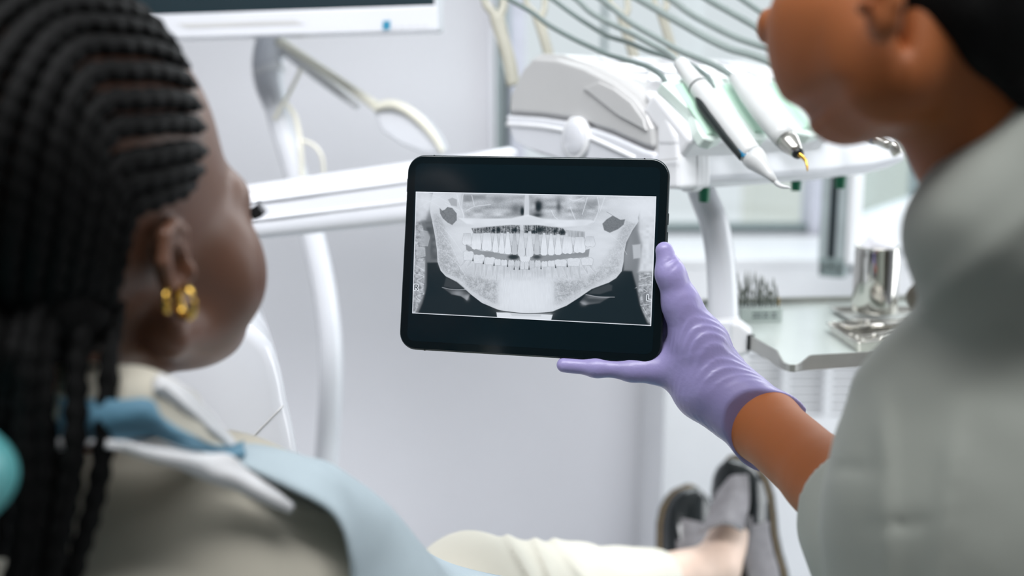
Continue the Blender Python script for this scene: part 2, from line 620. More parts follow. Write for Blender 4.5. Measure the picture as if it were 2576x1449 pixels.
# ================================================================== MONITOR
MO = W(1104, 77, 1.5)
MR = (W(1104, 77, 1.5) - W(430, 97, 1.56)).normalized()
MU = (UZ - MR * UZ.dot(MR)).normalized()
MU = (MU + Vector((0, 0.05, 0))).normalized()
MN = MR.cross(MU).normalized()          # towards the camera
if MN.y > 0: MN = -MN
k_px = 1.5 / F_PX
mo = empty('monitor', MO - MR * 0.26, 'white framed computer monitor with dark screen above the patient', 'monitor')


def mp(u, v, n=0.0): return MO - MR * u + MU * v + MN * n       # u leftwards, v upwards from the lower right corner


MW, MH = 0.52, 0.335
prism('housing', [mp(0, 0, -0.005), mp(0, MH, -0.005), mp(MW, MH, -0.005), mp(MW, 0, -0.005)], -MN * 0.035, m_white_g, mo, 0.006)
bz = 0.0355
for q in (((0, 0), (0, bz), (MW, bz), (MW, 0)), ((0, MH), (0, MH - 0.012), (MW, MH - 0.012), (MW, MH)),
          ((0, bz), (0, MH - 0.012), (0.005, MH - 0.012), (0.005, bz)), ((MW, bz), (MW, MH - 0.012), (MW - 0.02, MH - 0.012), (MW - 0.02, bz))):
    prism('bezel', [mp(*a, -0.004) for a in q], MN * 0.008, m_white_g, mo, 0.002)
m_scr = mat('dark_monitor_screen', (30, 44, 50), 0.25, var=0.05, scale=4)
prism('screen', [mp(0.005, bz, -0.002), mp(0.005, MH - 0.012, -0.002), mp(MW - 0.02, MH - 0.012, -0.002), mp(MW - 0.02, bz, -0.002)], MN * 0.002, m_scr, mo)
m_blue = mat('blue_sticker', (38, 128, 160), 0.4, var=0.06, scale=60)
prism('power_badge', [mp(0.0715, 0.003, 0.004), mp(0.0705, 0.0155, 0.004), mp(0.082, 0.0155, 0.004), mp(0.083, 0.003, 0.004)], MN * 0.001, m_blue, mo, label='small blue badge')
for k in range(5):
    u = 0.016 + k * 0.0115
    prism('button', [mp(u, 0.0052, 0.004), mp(u, 0.0074, 0.004), mp(u + 0.006, 0.0074, 0.004), mp(u + 0.006, 0.0052, 0.004)], MN * 0.0006, m_grey_pl, mo)
prism('bezel_groove', [mp(0.20, 0.014, 0.004), mp(0.215, 0.021, 0.004), mp(0.40, 0.021, 0.004), mp(0.385, 0.014, 0.004)], MN * 0.0008, m_grey_pl, mo)
tube('mount', [mp(MW * 0.5, 0.16, -0.035), mp(MW * 0.5, 0.15, -0.12), W(690, 60, 1.75)], [0.03, 0.025, 0.024], m_white, mo)

# ================================================================== LIGHT POLE WITH OPERATING LAMP ARM
pole_px = [(692, 60), (682, 110), (673, 160), (678, 210), (694, 265), (712, 330), (740, 420), (766, 520), (790, 610), (812, 710), (829, 830),
           (833, 950), (827, 1080), (818, 1200), (808, 1330), (800, 1700), (800, 2300)]
po = empty('lamp_pole', W(800, 2300, 1.72), 'curved white lamp pole rising behind the patient', 'pole')
tube('upper_sleeve', [W(x, y, 1.72) for x, y in pole_px[:5]], [0.026, 0.026, 0.0255, 0.0245, 0.021], m_white_g, po, 24)
tube('tube', [W(x, y, 1.72) for x, y in pole_px[3:]], 0.0195, m_white_g, po, 24, steps=120)
tube('collar', [W(676, 170, 1.72), W(681, 186, 1.72)], 0.028, m_white, po, 24)
lathe('base_plate', [(0.16, 0), (0.16, 0.02), (0.03, 0.035), (0.0205, 0.06)], (W(800, 2300, 1.72).x, W(800, 2300, 1.72).y, 0), UZ, m_white, po)
po_top = W(800, 2300, 1.72)
tube('foot_tube', [po_top, (po_top.x, po_top.y, 0.03)], 0.0195, m_white_g, po, 24)
la = empty('operating_lamp', W(706, 106, 1.72), 'white operating lamp on a slanting arm right of the pole', 'lamp')
tube('arm', [W(700, 100, 1.70), W(760, 140, 1.69), W(850, 200, 1.67), W(945, 266, 1.65)], [0.008, 0.0065, 0.0065, 0.008], m_ivory, la)
tube('arm_cover', [W(712, 128, 1.71), W(800, 190, 1.70), W(900, 268, 1.68)], [0.007, 0.010, 0.006], m_white, la)
LN = Vector((0.1, 0.99, 0.05)).normalized()
Lc = W(1030, 320, 1.65)
shell = [(940, 278), (958, 268), (985, 264), (1015, 274), (1042, 292), (1068, 316), (1092, 346), (1113, 384), (1105, 388), (1060, 384), (1005, 362), (960, 330)]
prism('lamp_head', [on_plane(x, y, Lc, LN) for x, y in shell], LN * 0.075, m_white_g, la, 0.012, 4)
rim = [on_plane(x, y - 2, Lc - LN * 0.004, LN) for x, y in shell[:8]]
tube('rim', rim, [0.004, 0.0065, 0.0075, 0.0075, 0.0075, 0.007, 0.006, 0.004], m_ivory, la, 14)
tube('cable', [W(757, 172, 1.69), W(745, 200, 1.69), W(722, 245, 1.69), W(706, 270, 1.69), W(690, 300, 1.70)], 0.003, m_ivory, la, 10)
tube('cable', [W(722, 262, 1.69), W(742, 292, 1.69), W(752, 335, 1.69), W(757, 385, 1.69), W(760, 450, 1.70)], 0.004, m_ivory, la, 10)
tube('cable', [W(757, 352, 1.69), W(790, 366, 1.69), W(810, 395, 1.69), W(815, 440, 1.70)], 0.0028, m_ivory, la, 10)

# ================================================================== WATER UNIT (white rounded body behind the patient's neck)
wu = empty('spittoon_unit', W(600, 2400, 1.12), 'rounded white spittoon unit behind the neck of the patient', 'dental unit')
UNn = Vector((-0.28, 0.96, 0)).normalized()
UP0 = W(600, 900, 1.02)
up_o = [(380, 1020), (396, 930), (430, 880), (520, 850), (580, 812), (604, 806), (640, 826), (668, 850), (686, 872), (705, 920), (716, 965), (723, 1008), (610, 1122), (430, 1200)]
lo_o = [(724, 1009), (738, 1070), (748, 1120), (757, 1180), (770, 1400), (772, 2100), (380, 2100), (430, 1201), (610, 1123)]
whole = up_o[:12] + lo_o[1:7]
prism('shell', [on_plane(x, y, UP0, UNn) for x, y in whole], UNn * 0.26, m_white_g, wu, 0.022, 5, smooth=True, angle=60)
tube('seam', [on_plane(x, y, UP0 + UNn * o_, UNn) for x, y, o_ in ((712, 1020, 0.0045), (700, 1033, 0.0006), (655, 1078, -0.0002), (610, 1122, -0.0002), (520, 1165, -0.0002))], 0.0009, m_grey_pl, wu, 8)
pw = on_plane(575, 2100, UP0, UNn)
box('pedestal', (pw.x - 0.07, pw.y + 0.03, 0), (pw.x + 0.07, pw.y + 0.24, pw.z + 0.02), m_white, wu, 0.02)

# ================================================================== SWING ARM OF THE DELIVERY UNIT
def rsec(c, ax, ay, hw, hh_, r, n=6):
    pts = []
    for sx, sy, a0 in ((1, 1, 0), (-1, 1, 90), (-1, -1, 180), (1, -1, 270)):
        for i in range(n + 1):
            a = math.radians(a0 + 90 * i / n)
            pts.append(c + ax * (sx * (hw - r) + r * math.cos(a)) + ay * (sy * (hh_ - r) + r * math.sin(a)))
    return pts


def loft(name, secs, m, parent=None, label=None):
    n = len(secs[0])
    vs = [p for s in secs for p in s]
    fs = [(i * n + j, i * n + (j + 1) % n, (i + 1) * n + (j + 1) % n, (i + 1) * n + j) for i in range(len(secs) - 1) for j in range(n)]
    fs += [tuple(range(n - 1, -1, -1)), tuple((len(secs) - 1) * n + j for j in range(n))]
    o = mesh(name, vs, fs, m, parent, True, label)
    fix_normals(o)
    o.modifiers.new('es', 'EDGE_SPLIT').split_angle = math.radians(60)
    return o


ar = empty('swing_arm', W(300, 560, 1.28), 'broad white swing arm running behind the tablet to the delivery unit', 'dental arm')
secs = []
for x, yt, yb, d in ((180, 525, 680, 1.26), (420, 492, 632, 1.28), (650, 460, 600, 1.30), (850, 431, 578, 1.33), (1020, 407, 560, 1.36), (1180, 386, 545, 1.39), (1280, 369, 520, 1.41), (1300, 376, 500, 1.415)):
    a, b_ = W(x, yt, d), W(x, yb, d)
    secs.append(rsec((a + b_) / 2, Vector((0, 1, 0)), (a - b_).normalized(), 0.035, (a - b_).length / 2, 0.02))
loft('arm_shell', secs, m_white_g, ar)
for off, hgt in ((0.30, 0.0035), (0.62, 0.003)):
    pts = []
    for x, yt, yb, d in ((300, 509, 657, 1.27), (650, 460, 600, 1.30), (1020, 407, 560, 1.36), (1240, 377, 530, 1.405)):
        pts.append(W(x, yt + (yb - yt) * off, d) - Vector((0, 0.0345, 0)))
    tube('ridge', pts, hgt, m_white_g, ar, 10)

# ================================================================== DELIVERY UNIT
DO = W(1700, 480, 1.12)
DA = Vector((-0.555, 0.832, 0)).normalized()
DB = Vector((0.832, 0.555, 0)).normalized()
du = empty('delivery_unit', DO, 'white dental delivery unit with pale green instrument holder', 'dental unit')
side = [(1308, 168), (1320, 147), (1340, 134), (1400, 137), (1470, 158), (1545, 198), (1600, 238), (1636, 280), (1652, 318), (1655, 395), (1655, 474), (1560, 468),
        (1430, 420), (1330, 385), (1290, 366), (1274, 330), (1268, 280), (1275, 232), (1290, 195)]


def ds(px, py, b=0.0): return on_plane(px, py, DO + DB * b, DB)


prism('body', [ds(x, y) + DB * 0.006 for x, y in side], DB * 0.33, m_grey_pl, du, 0.010, 4, smooth=False)
inner = [(1316, 172), (1342, 146), (1400, 149), (1468, 170), (1540, 208), (1592, 248), (1626, 290), (1640, 322), (1642, 372), (1620, 366), (1540, 330), (1450, 300), (1360, 287), (1280, 282), (1283, 238)]
prism('side_panel', [ds(x, y) for x, y in inner], DB * 0.010, m_grey_pl, du, 0.004, 3)
low = [(1272, 290), (1360, 296), (1448, 309), (1536, 340), (1620, 377), (1645, 384), (1645, 462), (1560, 456), (1436, 410), (1330, 376), (1296, 358), (1280, 326)]
prism('skirt_panel', [ds(x, y) - DB * 0.001 for x, y in low], DB * 0.012, m_white_g, du, 0.004, 3)
trim = [(1278, 312), (1360, 318), (1440, 332), (1500, 352), (1600, 398)]
tube('skirt_ridge', [ds(x, y) - DB * 0.001 for x, y in trim], 0.003, m_white, du, 10)
tri = [(1470, 222), (1510, 206), (1548, 224), (1590, 256), (1622, 300), (1630, 330), (1560, 292)]
prism('recess_panel', [ds(x, y) - DB * 0.003 for x, y in tri], DB * 0.004, m_grey_pl, du, 0.0015, 2)
kn = ds(1455, 348)
lathe('knob', [(0.0, -0.004), (0.019, -0.004), (0.021, 0.0), (0.0205, 0.003), (0.018, 0.005), (0.0, 0.0045)], kn - DB * 0.004, -DB, m_white_g, du, 40)
lathe('knob_ring', [(0.0235, -0.004), (0.026, -0.004), (0.026, 0.003), (0.0235, 0.004)], kn - DB * 0.003, -DB, m_white, du, 40)
# front corner block and holder cheek
front_l = [(1650, 322), (1662, 308), (1690, 322), (1703, 350), (1706, 400), (1706, 476), (1652, 476), (1652, 390)]
prism('corner_block', [ds(x, y, 0.005) for x, y in front_l], DB * 0.05, m_white, du, 0.008, 4)
corner_top = [(1612, 226), (1640, 236), (1680, 290), (1703, 340), (1705, 372), (1650, 372), (1648, 318), (1634, 282)]
prism('corner_hood', [ds(x, y, 0.004) for x, y in corner_top], DB * 0.055, m_white, du, 0.010, 4)
cheek = [(1612, 222), (1630, 206), (1645, 200), (1662, 204), (1744, 284), (1750, 300), (1750, 470), (1738, 484), (1712, 484), (1706, 470), (1704, 350), (1690, 306), (1655, 262)]
prism('holder_cheek', [ds(x, y, 0.03) for x, y in cheek], DB * 0.016, m_white, du, 0.004, 3)
tube('cheek_seam', [ds(1652, 404, 0.0), ds(1704, 398, 0.0)], 0.0008, m_grey_pl, du, 6)
# broad front panel below the holder
FP0 = ds(1748, 470, 0.032)
fsec = []
for px, yt, yb in ((1748, 296, 480), (1900, 288, 470), (2080, 284, 455), (2200, 300, 440), (2255, 330, 426), (2276, 372, 408)):
    a, b_ = on_plane(px, yt, FP0, DA), on_plane(px, yb, FP0, DA)
    c = (a + b_) / 2
    fsec.append(rsec(c + DA * 0.03, DA, UZ, 0.03, (a.z - b_.z) / 2, min(0.02, (a.z - b_.z) / 2.2)))
loft('front_panel', fsec, m_white_g, du)
# sloping silicone holder with scallops
SS = (-DA * 0.72 - UZ * 0.69).normalized()
SN = DB.cross(SS).normalized()
if SN.dot(Vector((0, 0, Z0)) - FP0) < 0: SN = -SN
SP0 = W(1720, 262, 1.115)
pad = [(1664, 206), (1700, 198), (1800, 193), (1900, 194), (2000, 190), (2060, 215), (2085, 262), (2085, 310), (2068, 334), (2040, 342), (2012, 336), (1985, 310), (1965, 285),
       (1952, 300), (1945, 330), (1926, 348), (1896, 350), (1870, 336), (1846, 306), (1836, 300), (1830, 320), (1818, 346), (1796, 355), (1772, 348), (1757, 325), (1750, 300), (1744, 282)]
m_green = mat('pale_green_silicone', (212, 226, 219), 0.3, var=0.05, scale=20, sss=0.0, coat=0.2)
m_green_d = mat('green_silicone_groove', (172, 204, 186), 0.35, var=0.06, scale=20)
m_bung = mat('dark_green_rubber', (0, 104, 72), 0.45, var=0.08, scale=60)


def sp(px, py, off=0.0): return on_plane(px, py, SP0 + SN * off, SN)


prism('holder_pad', [sp(x, y) for x, y in pad], -SN * 0.014, m_green, du, 0.004, 4)
prism('holder_base', [sp(x, y) - SN * 0.014 for x, y in ((1660, 205), (1800, 190), (2000, 186), (2110, 250), (2110, 320), (1760, 330))], -SN * 0.03, m_white, du, 0.006)
for gx0, gy0, gx1, gy1 in ((1712, 215, 1796, 340), (1830, 215, 1915, 335), (1945, 210, 2035, 325)):
    tube('holder_groove', [sp(gx0, gy0), sp((gx0 + gx1) / 2, (gy0 + gy1) / 2), sp(gx1, gy1)], [0.009, 0.0105, 0.0095], m_green_d, du, 16, flat=0.35, flat_axis=tuple(SN))
    tube('groove_lip', [sp(gx0 + 34, gy0 - 6, 0.001), sp((gx0 + gx1) / 2 + 32, (gy0 + gy1) / 2 - 6, 0.001), sp(gx1 + 22, gy1 - 12, 0.001)], [0.0035, 0.004, 0.003], m_white_g, du, 12)
# top keypad film with buttons
TK = Vector(ds(1560, 207) - ds(1420, 140)).normalized()
for i in range(5):
    for j, (bx, by) in enumerate(((1440, 150), (1500, 176), (1560, 210))):
        c = ds(bx, by) + DB * (0.06 + 0.052 * i) + Vector((0, 0, 0.0015))
        tx = Vector(ds(bx + 8, by + (3, 4.4, 5.5)[j]) - ds(bx, by)).normalized()
        obox('key', c, tx, DB, tx.cross(DB), 0.012, 0.013, 0.002, m_white_g, du, 0.0018)
lathe('indicator_lamp', [(0.0, -0.002), (0.006, -0.002), (0.006, 0.002), (0.003, 0.005), (0.0, 0.005)], ds(1580, 222) + DB * 0.17 + UZ * 0.004, UZ, mat('orange_indicator', (246, 190, 150), 0.3), du, 16)
# green bungs under the front panel
for px, yt, yb, wd in ((1771, 472, 508, 28), (2002, 458, 480, 25), (2113, 450, 474, 26)):
    c = on_plane(px, yb, FP0 + DA * 0.03, DA)
    k = (c - Vector((0, 0, Z0))).length / F_PX
    lathe('bung', [(wd / 2 * k * 0.86, 0), (wd / 2 * k * 0.9, 0.001), (wd / 2 * k, (yb - yt) * k), (wd / 2 * k, (yb - yt) * k + 0.02)], c, UZ, m_bung, du, 24, 'dark green rubber bung')
# arm under the unit down to the tray bracket
ua = empty('tray_column', W(1818, 900, 1.24), 'curved white column carrying the instrument tray', 'column')
tube('bent_column', [W(1752, 440, 1.24), W(1768, 490, 1.24), W(1796, 560, 1.24), W(1811, 640, 1.24), W(1817, 720, 1.24), W(1820, 802, 1.24)],
     [0.0165, 0.0165, 0.0172, 0.0175, 0.0178, 0.0182], m_white_g, ua, 28, steps=60)
cb = W(1820, 802, 1.24)
tube('collar', [W(1820, 798, 1.24), W(1821, 812, 1.24)], 0.0188, m_white, ua, 28)
tube('joint', [W(1821, 806, 1.24), W(1824, 918, 1.24)], [0.0205, 0.0215], m_white_g, ua, 28)
jb = [(1838, 812), (1858, 812), (1890, 836), (1892, 880), (1884, 892), (1838, 898)]
JN = Vector((0.25, 1, 0)).normalized()
prism('joint_arm', [on_plane(x, y, W(1850, 850, 1.215), JN) for x, y in jb], JN * 0.03, m_white, ua, 0.004, 3)

# --- hoses and the spring arms that carry them
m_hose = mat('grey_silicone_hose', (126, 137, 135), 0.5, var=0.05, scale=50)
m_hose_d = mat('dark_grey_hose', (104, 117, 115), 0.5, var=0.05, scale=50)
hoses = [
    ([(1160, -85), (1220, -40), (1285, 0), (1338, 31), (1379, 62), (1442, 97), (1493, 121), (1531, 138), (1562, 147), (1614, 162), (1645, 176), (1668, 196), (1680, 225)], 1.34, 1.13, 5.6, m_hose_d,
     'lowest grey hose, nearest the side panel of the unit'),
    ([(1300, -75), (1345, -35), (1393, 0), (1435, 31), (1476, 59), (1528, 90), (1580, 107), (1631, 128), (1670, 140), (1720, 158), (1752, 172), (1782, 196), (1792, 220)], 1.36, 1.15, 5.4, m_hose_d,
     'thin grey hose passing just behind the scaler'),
    ([(1360, -80), (1400, -40), (1452, 0), (1486, 31), (1535, 59), (1587, 83), (1631, 107), (1676, 131), (1694, 145), (1710, 162)], 1.34, 1.15, 6.2, m_hose,
     'grey hose running into the back of the scaler'),
    ([(1420, -80), (1465, -35), (1514, 0), (1545, 24), (1590, 59), (1649, 93), (1711, 128), (1769, 152), (1814, 173), (1851, 199)], 1.34, 1.16, 6.6, m_hose,
     'grey hose running into the polisher with the gold tip'),
    ([(1500, -75), (1550, -36), (1611, 0), (1659, 28), (1718, 62), (1780, 97), (1838, 124), (1890, 138), (1960, 166), (2010, 205)], 1.34, 1.2, 8.2, m_hose,
     'thick grey hose curving down to the chin of the dentist'),
    ([(1590, -75), (1640, -35), (1690, 0), (1738, 35), (1794, 66), (1849, 93), (1908, 114), (1955, 128), (2030, 170)], 1.36, 1.22, 7.6, m_hose,
     'grey hose ending behind the cheek of the dentist'),
    ([(1680, -72), (1730, -36), (1783, 0), (1838, 31), (1904, 69), (1980, 118), (2060, 190)], 1.36, 1.22, 7.6, m_hose,
     'grey hose crossing to the nose of the dentist'),
    ([(1770, -70), (1820, -35), (1870, 0), (1911, 28), (1975, 72), (2080, 170)], 1.36, 1.24, 7.0, m_hose,
     'short visible grey hose nearest the face of the dentist'),
]
for pts, d0, d1, rp_, m_, lb in hoses:
    n = len(pts)
    P3 = [W(x, y, d0 + (d1 - d0) * i / (n - 1)) for i, (x, y) in enumerate(pts)]
    h = tube('hose', P3, rp_ * 1.42 / F_PX, m_, None, 14, steps=70)
    tag(h, lb, 'hose', 'hoses of the delivery unit')
whips = [([(1292, 215), (1280, 150), (1262, 90), (1250, 42)], (1222, -8), (1266, -10), 1.47, 17, 'beige forked spring arm at the left end of the unit'),
         ([(1385, 160), (1377, 125), (1364, 80), (1354, 44)], (1325, -8), (1369, -10), 1.46, 13, 'beige forked spring arm second from the left'),
         ([(1604, 170), (1585, 110), (1573, 70), (1566, 40)], (1536, -8), (1576, -10), 1.44, 13, 'beige forked spring arm third from the left'),
         ([(1700, 160), (1685, 105), (1672, 60), (1664, 30)], (1648, -8), (1674, -10), 1.42, 12, 'beige forked spring arm nearest the dentist')]
for st, l, r_, d, wd, lb in whips:
    k = d / F_PX
    wr = empty('spring_arm', W(*st[0], d), lb, 'spring arm', 'forked hose arms behind the unit')
    tube('stem', [W(x, y, d) for x, y in st], [wd * k, wd * k, wd * k, wd * k * 1.15], m_beige, wr, 16, flat=0.6, flat_axis=(0, 1, 0))
    for q, sgn in ((l, -1), (r_, 1)):
        e = Vector((q[0], q[1], 0))
        mid = (st[-1][0] + sgn * 13, st[-1][1] - 14)
        tube('prong', [W(st[-1][0], st[-1][1] + 6, d), W(mid[0], mid[1], d), W(q[0] + sgn * 2, q[1] + 8, d), W(q[0] + sgn * 2, q[1] - 90, d)], [wd * k * 0.75, wd * k * 0.66, wd * k * 0.6, wd * k * 0.6], m_beige, wr, 14, flat=0.7, flat_axis=(0, 1, 0))

# ================================================================== HANDPIECES
m_hp = mat('matt_white_handpiece', (198, 200, 200), 0.35, var=0.04, scale=30, coat=0.1)
m_steel = mat('brushed_steel', (190, 188, 182), 0.25, 0.9, var=0.08, scale=60)
m_grip = mat('black_rubber_grip', (30, 38, 38), 0.5, var=0.1, scale=60)
m_gold = mat('gold_tip', (206, 160, 70), 0.25, 0.9, var=0.05, scale=60)
m_cyan = mat('blue_ring', (20, 112, 150), 0.3, var=0.06, scale=60)


def axis_lathe(name, a, b, prof, m, parent, n=32, label=None):
    """prof = [(fraction along a-b, radius in m)]"""
    L = (b - a).length
    return lathe(name, [(r, f * L) for f, r in prof], a, (b - a), m, parent, n, label)


h0, h1 = W(1708, 156, 1.15), W(1892, 392, 1.06)
sc = empty('scaler_handpiece', h0, 'white dental scaler with black grip and blue ring, tip pointing down', 'handpiece')
axis_lathe('body', h0, h1, [(0, 0.0068), (0.01, 0.0078), (0.25, 0.0105), (0.3, 0.0112), (0.55, 0.0128), (0.8, 0.0128), (0.97, 0.0118), (1.0, 0.0112)], m_hp, sc)
axd = (h1 - h0).normalized()
vw = (Vector((0, 0, Z0)) - h0).normalized()
sdv = axd.cross(vw).normalized()
if (W(1700, 300, 1.1) - W(1800, 250, 1.1)).dot(sdv) < 0: sdv = -sdv
gp = [h0.lerp(h1, t) + sdv * r * 0.62 + vw * r * 0.52 for t, r in ((0.32, 0.0108), (0.42, 0.012), (0.6, 0.0124), (0.8, 0.0124), (0.96, 0.0116))]
tube('grip', gp, [0.0022, 0.0062, 0.0066, 0.0062, 0.0055], m_grip, sc, 16, label='black rubber grip strip')
axis_lathe('seam_ring', h0.lerp(h1, 0.27), h0.lerp(h1, 0.285), [(0, 0.0109), (0.5, 0.0111), (1, 0.0111)], m_grip, sc)
bt = h0.lerp(h1, 0.915) + vw * 0.0085 + sdv * 0.002
obox('button', bt, axd, sdv, vw, 0.0075, 0.0075, 0.005, m_cyan, sc, 0.003, 'blue button')
obox('button_stripe', bt + vw * 0.005, axd, sdv, vw, 0.006, 0.001, 0.0006, m_white_g, sc)
h2 = W(1950, 456, 1.04)
axis_lathe('nose_cone', h1, h2, [(0, 0.0112), (0.02, 0.0122), (0.2, 0.0118), (0.45, 0.0085), (0.75, 0.0048), (1.0, 0.0028)], m_hp, sc)
tube('tip', [h1.lerp(h2, 0.9), W(1955, 462, 1.04), W(1968, 469, 1.037), W(1980, 471, 1.035), W(1990, 474, 1.034)], [0.0028, 0.0026, 0.0022, 0.0016, 0.0005], m_hp, sc, 12)

p0, p1 = W(1848, 192, 1.16), W(1978, 352, 1.085)
pl = empty('polisher_handpiece', p0, 'white air polisher with steel nose and bent gold tip', 'handpiece')
axis_lathe('body', p0, p1, [(0, 0.0066), (0.01, 0.0078), (0.3, 0.0112), (0.6, 0.0128), (0.9, 0.0126), (1.0, 0.0118)], m_hp, pl)
p2 = W(2006, 384, 1.07)
axis_lathe('steel_nose', p1, p2, [(0, 0.0118), (0.3, 0.0112), (0.8, 0.0076), (1.0, 0.0062)], m_steel, pl, label='brushed steel nose')
axis_lathe('collar', p2, W(2011, 390, 1.067), [(0, 0.0062), (0.3, 0.0064), (1, 0.0052)], m_black, pl)
tube('tip', [W(2008, 386, 1.068), W(2018, 394, 1.066), W(2027, 405, 1.064), W(2030, 416, 1.062), W(2031, 430, 1.06)], [0.0026, 0.0022, 0.0017, 0.0014, 0.0006], m_gold, pl, 12, label='bent gold tip')

t0, t1 = W(2150, 316, 1.24), W(2238, 366, 1.2)
th = empty('contra_angle_handpiece', t0, 'silver contra-angle handpiece below the jaw of the dentist', 'handpiece')
axis_lathe('body', t0, t1, [(0, 0.008), (0.4, 0.0078), (0.62, 0.0082), (0.64, 0.0074), (0.9, 0.0062), (1.0, 0.0055)], m_steel, th)
axis_lathe('band', t0.lerp(t1, 0.58), t0.lerp(t1, 0.63), [(0, 0.0083), (1, 0.0083)], m_cyan, th)
hd = (UZ * -0.8 + Vector((0.4, -0.3, 0))).normalized()
lathe('head', [(0.0, -0.008), (0.006, -0.008), (0.0068, -0.006), (0.0068, 0.006), (0.005, 0.008), (0.0, 0.008)], W(2252, 374, 1.198), hd, m_steel, th, 24)

# ================================================================== TRAY TABLE AND WHAT STANDS ON IT
ZT = W(1975, 908, 1.12).z
m_tray = mat('pale_glass_tray_top', (204, 212, 208), 0.2, var=0.02, scale=10, coat=0.3)
m_rail = mat('satin_steel_rail', (178, 178, 174), 0.32, 0.75, var=0.05, scale=40)
tt = empty('instrument_tray_table', at_z(2080, 830, ZT), 'pale tray table with a notched steel rim beside the column', 'tray table')
outl = [(1888, 861), (1970, 909), (1984, 915), (2002, 915), (2018, 912), (2330, 895), (2330, 756), (1765, 768), (1790, 800)]
op = [at_z(x, y, ZT) for x, y in outl]
prism('tray_top', op, Vector((0, 0, -0.006)), m_tray, tt, 0.001, 2)


def strip(name, pts, heights, m, parent, t=0.0018, z0=-0.008):
    """upright steel strip following pts on the tray; heights above the tray top"""
    n = len(pts)
    vs, fs = [], []
    for i, p in enumerate(pts):
        a = (pts[min(i + 1, n - 1)] - pts[max(i - 1, 0)]).normalized()
        nn = Vector((a.y, -a.x, 0))
        for s_ in (0, 1):
            vs.append(p + nn * (t * s_) + UZ * z0)
            vs.append(p + nn * (t * s_) + UZ * heights[i])
    for i in range(n - 1):
        b = i * 4
        fs += [(b, b + 4, b + 5, b + 1), (b + 2, b + 3, b + 7, b + 6), (b + 1, b + 5, b + 7, b + 3), (b, b + 2, b + 6, b + 4)]
    fs += [(0, 1, 3, 2), (4 * n - 4, 4 * n - 2, 4 * n - 1, 4 * n - 3)]
    o = mesh(name, vs, fs, m, parent, False)
    fix_normals(o)
    return o


def zpath(px): return [at_z(x, y, ZT) for x, y in px]


rp = catmull(zpath([(1888, 861), (1930, 885), (1957, 901), (1964, 906), (1972, 910), (1984, 915), (1997, 916), (2010, 914), (2020, 913), (2034, 912), (2100, 908), (2330, 895)]), 60)
hx = []
for p in rp:
    q = Vector(p)
    px = CX + F_PX * q.x / ((q.y) * CP - (q.z - Z0) * SP)
    if px < 1955: hx.append(0.0085)
    elif px < 1972: hx.append(0.0085 + (-0.0005 - 0.0085) * (px - 1955) / 17)
    elif px < 2010: hx.append(-0.0005)
    elif px < 2036: hx.append(-0.0005 + 0.009 * (px - 2010) / 26)
    else: hx.append(0.0085)
strip('front_rim', [Vector(p) for p in rp], hx, m_rail, tt)
strip('back_rim', zpath([(2330, 756), (2150, 759), (1960, 763), (1765, 768)]), [0.0085] * 4, m_rail, tt)
obox('rim_socket', at_z(1888, 861, ZT) + UZ * 0.0, Vector((0.5, -0.8, 0)), Vector((0.8, 0.5, 0)), UZ, 0.002, 0.004, 0.009, m_black, tt)

# bur block
bb = at_z(1915, 812, ZT)
bx_, by_ = Vector((0.995, 0.1, 0)), Vector((-0.1, 0.995, 0))
blk = empty('bur_block', bb, 'grey bur block with printed rows standing beside the column', 'bur block')
m_blk = mat('grey_bur_block', (168, 178, 174), 0.45, var=0.04, scale=40)
obox('block', bb + by_ * 0.016 + UZ * 0.0095, bx_, by_, UZ, 0.0275, 0.016, 0.0095, m_blk, blk, 0.0012)
m_print = mat('dark_print', (70, 84, 82), 0.6, var=0.2, scale=300)
for r_i, zz in enumerate((0.0122, 0.0072)):
    for x0, x1 in ((-0.012, 0.000), (0.0015, 0.0095), (0.012, 0.020)):
        obox('print_mark', bb + bx_ * ((x0 + x1) / 2) - by_ * 0.0001 + UZ * zz, bx_, by_, UZ, (x1 - x0) / 2, 0.0002, 0.0012, m_print, blk)
m_burs = mat('bur_steel', (124, 128, 122), 0.35, 0.8, var=0.1, scale=200)
m_burg = mat('bur_gold_band', (150, 122, 50), 0.4, 0.6)
tall = [0.036, 0.040, 0.031, 0.038, 0.044, 0.030, 0.034]
k = 0
for r_i in range(4):
    for c_i in range(7):
        x = -0.024 + c_i * 0.008 + rng.uniform(-0.001, 0.001)
        y = 0.005 + r_i * 0.0075
        hgt = (0.019 + 0.007 * r_i + rng.uniform(-0.003, 0.006)) * (1.0 if c_i < 5 else 0.75)
        hr = rng.uniform(0.0011, 0.0019)
        p = bb + bx_ * x + by_ * y + UZ * 0.0186
        prof = [(0.0009, -0.006), (0.0009, hgt * 0.35), (0.0014, hgt * 0.36), (0.0014, hgt * 0.48), (0.0007, hgt * 0.5), (0.0006, hgt * 0.62), (hr, hgt * 0.66), (hr, hgt * 0.8), (hr * 0.35, hgt)]
        b = lathe('bur', prof, p, UZ + Vector((rng.uniform(-0.04, 0.04), rng.uniform(-0.04, 0.04), 0)), m_burg if (r_i == 0 and c_i == 6) else m_burs, None, 8)
        if r_i == 0 and c_i == 6:
            tag(b, 'short bur with a golden band at the corner of the block', 'bur', 'burs in the bur block')
        else:
            tag(b, f"slim steel bur, {('first', 'second', 'third', 'fourth', 'fifth', 'sixth', 'last')[c_i]} from the left in the {('front', 'second', 'third', 'back')[r_i]} row of the block", 'bur', 'burs in the bur block')

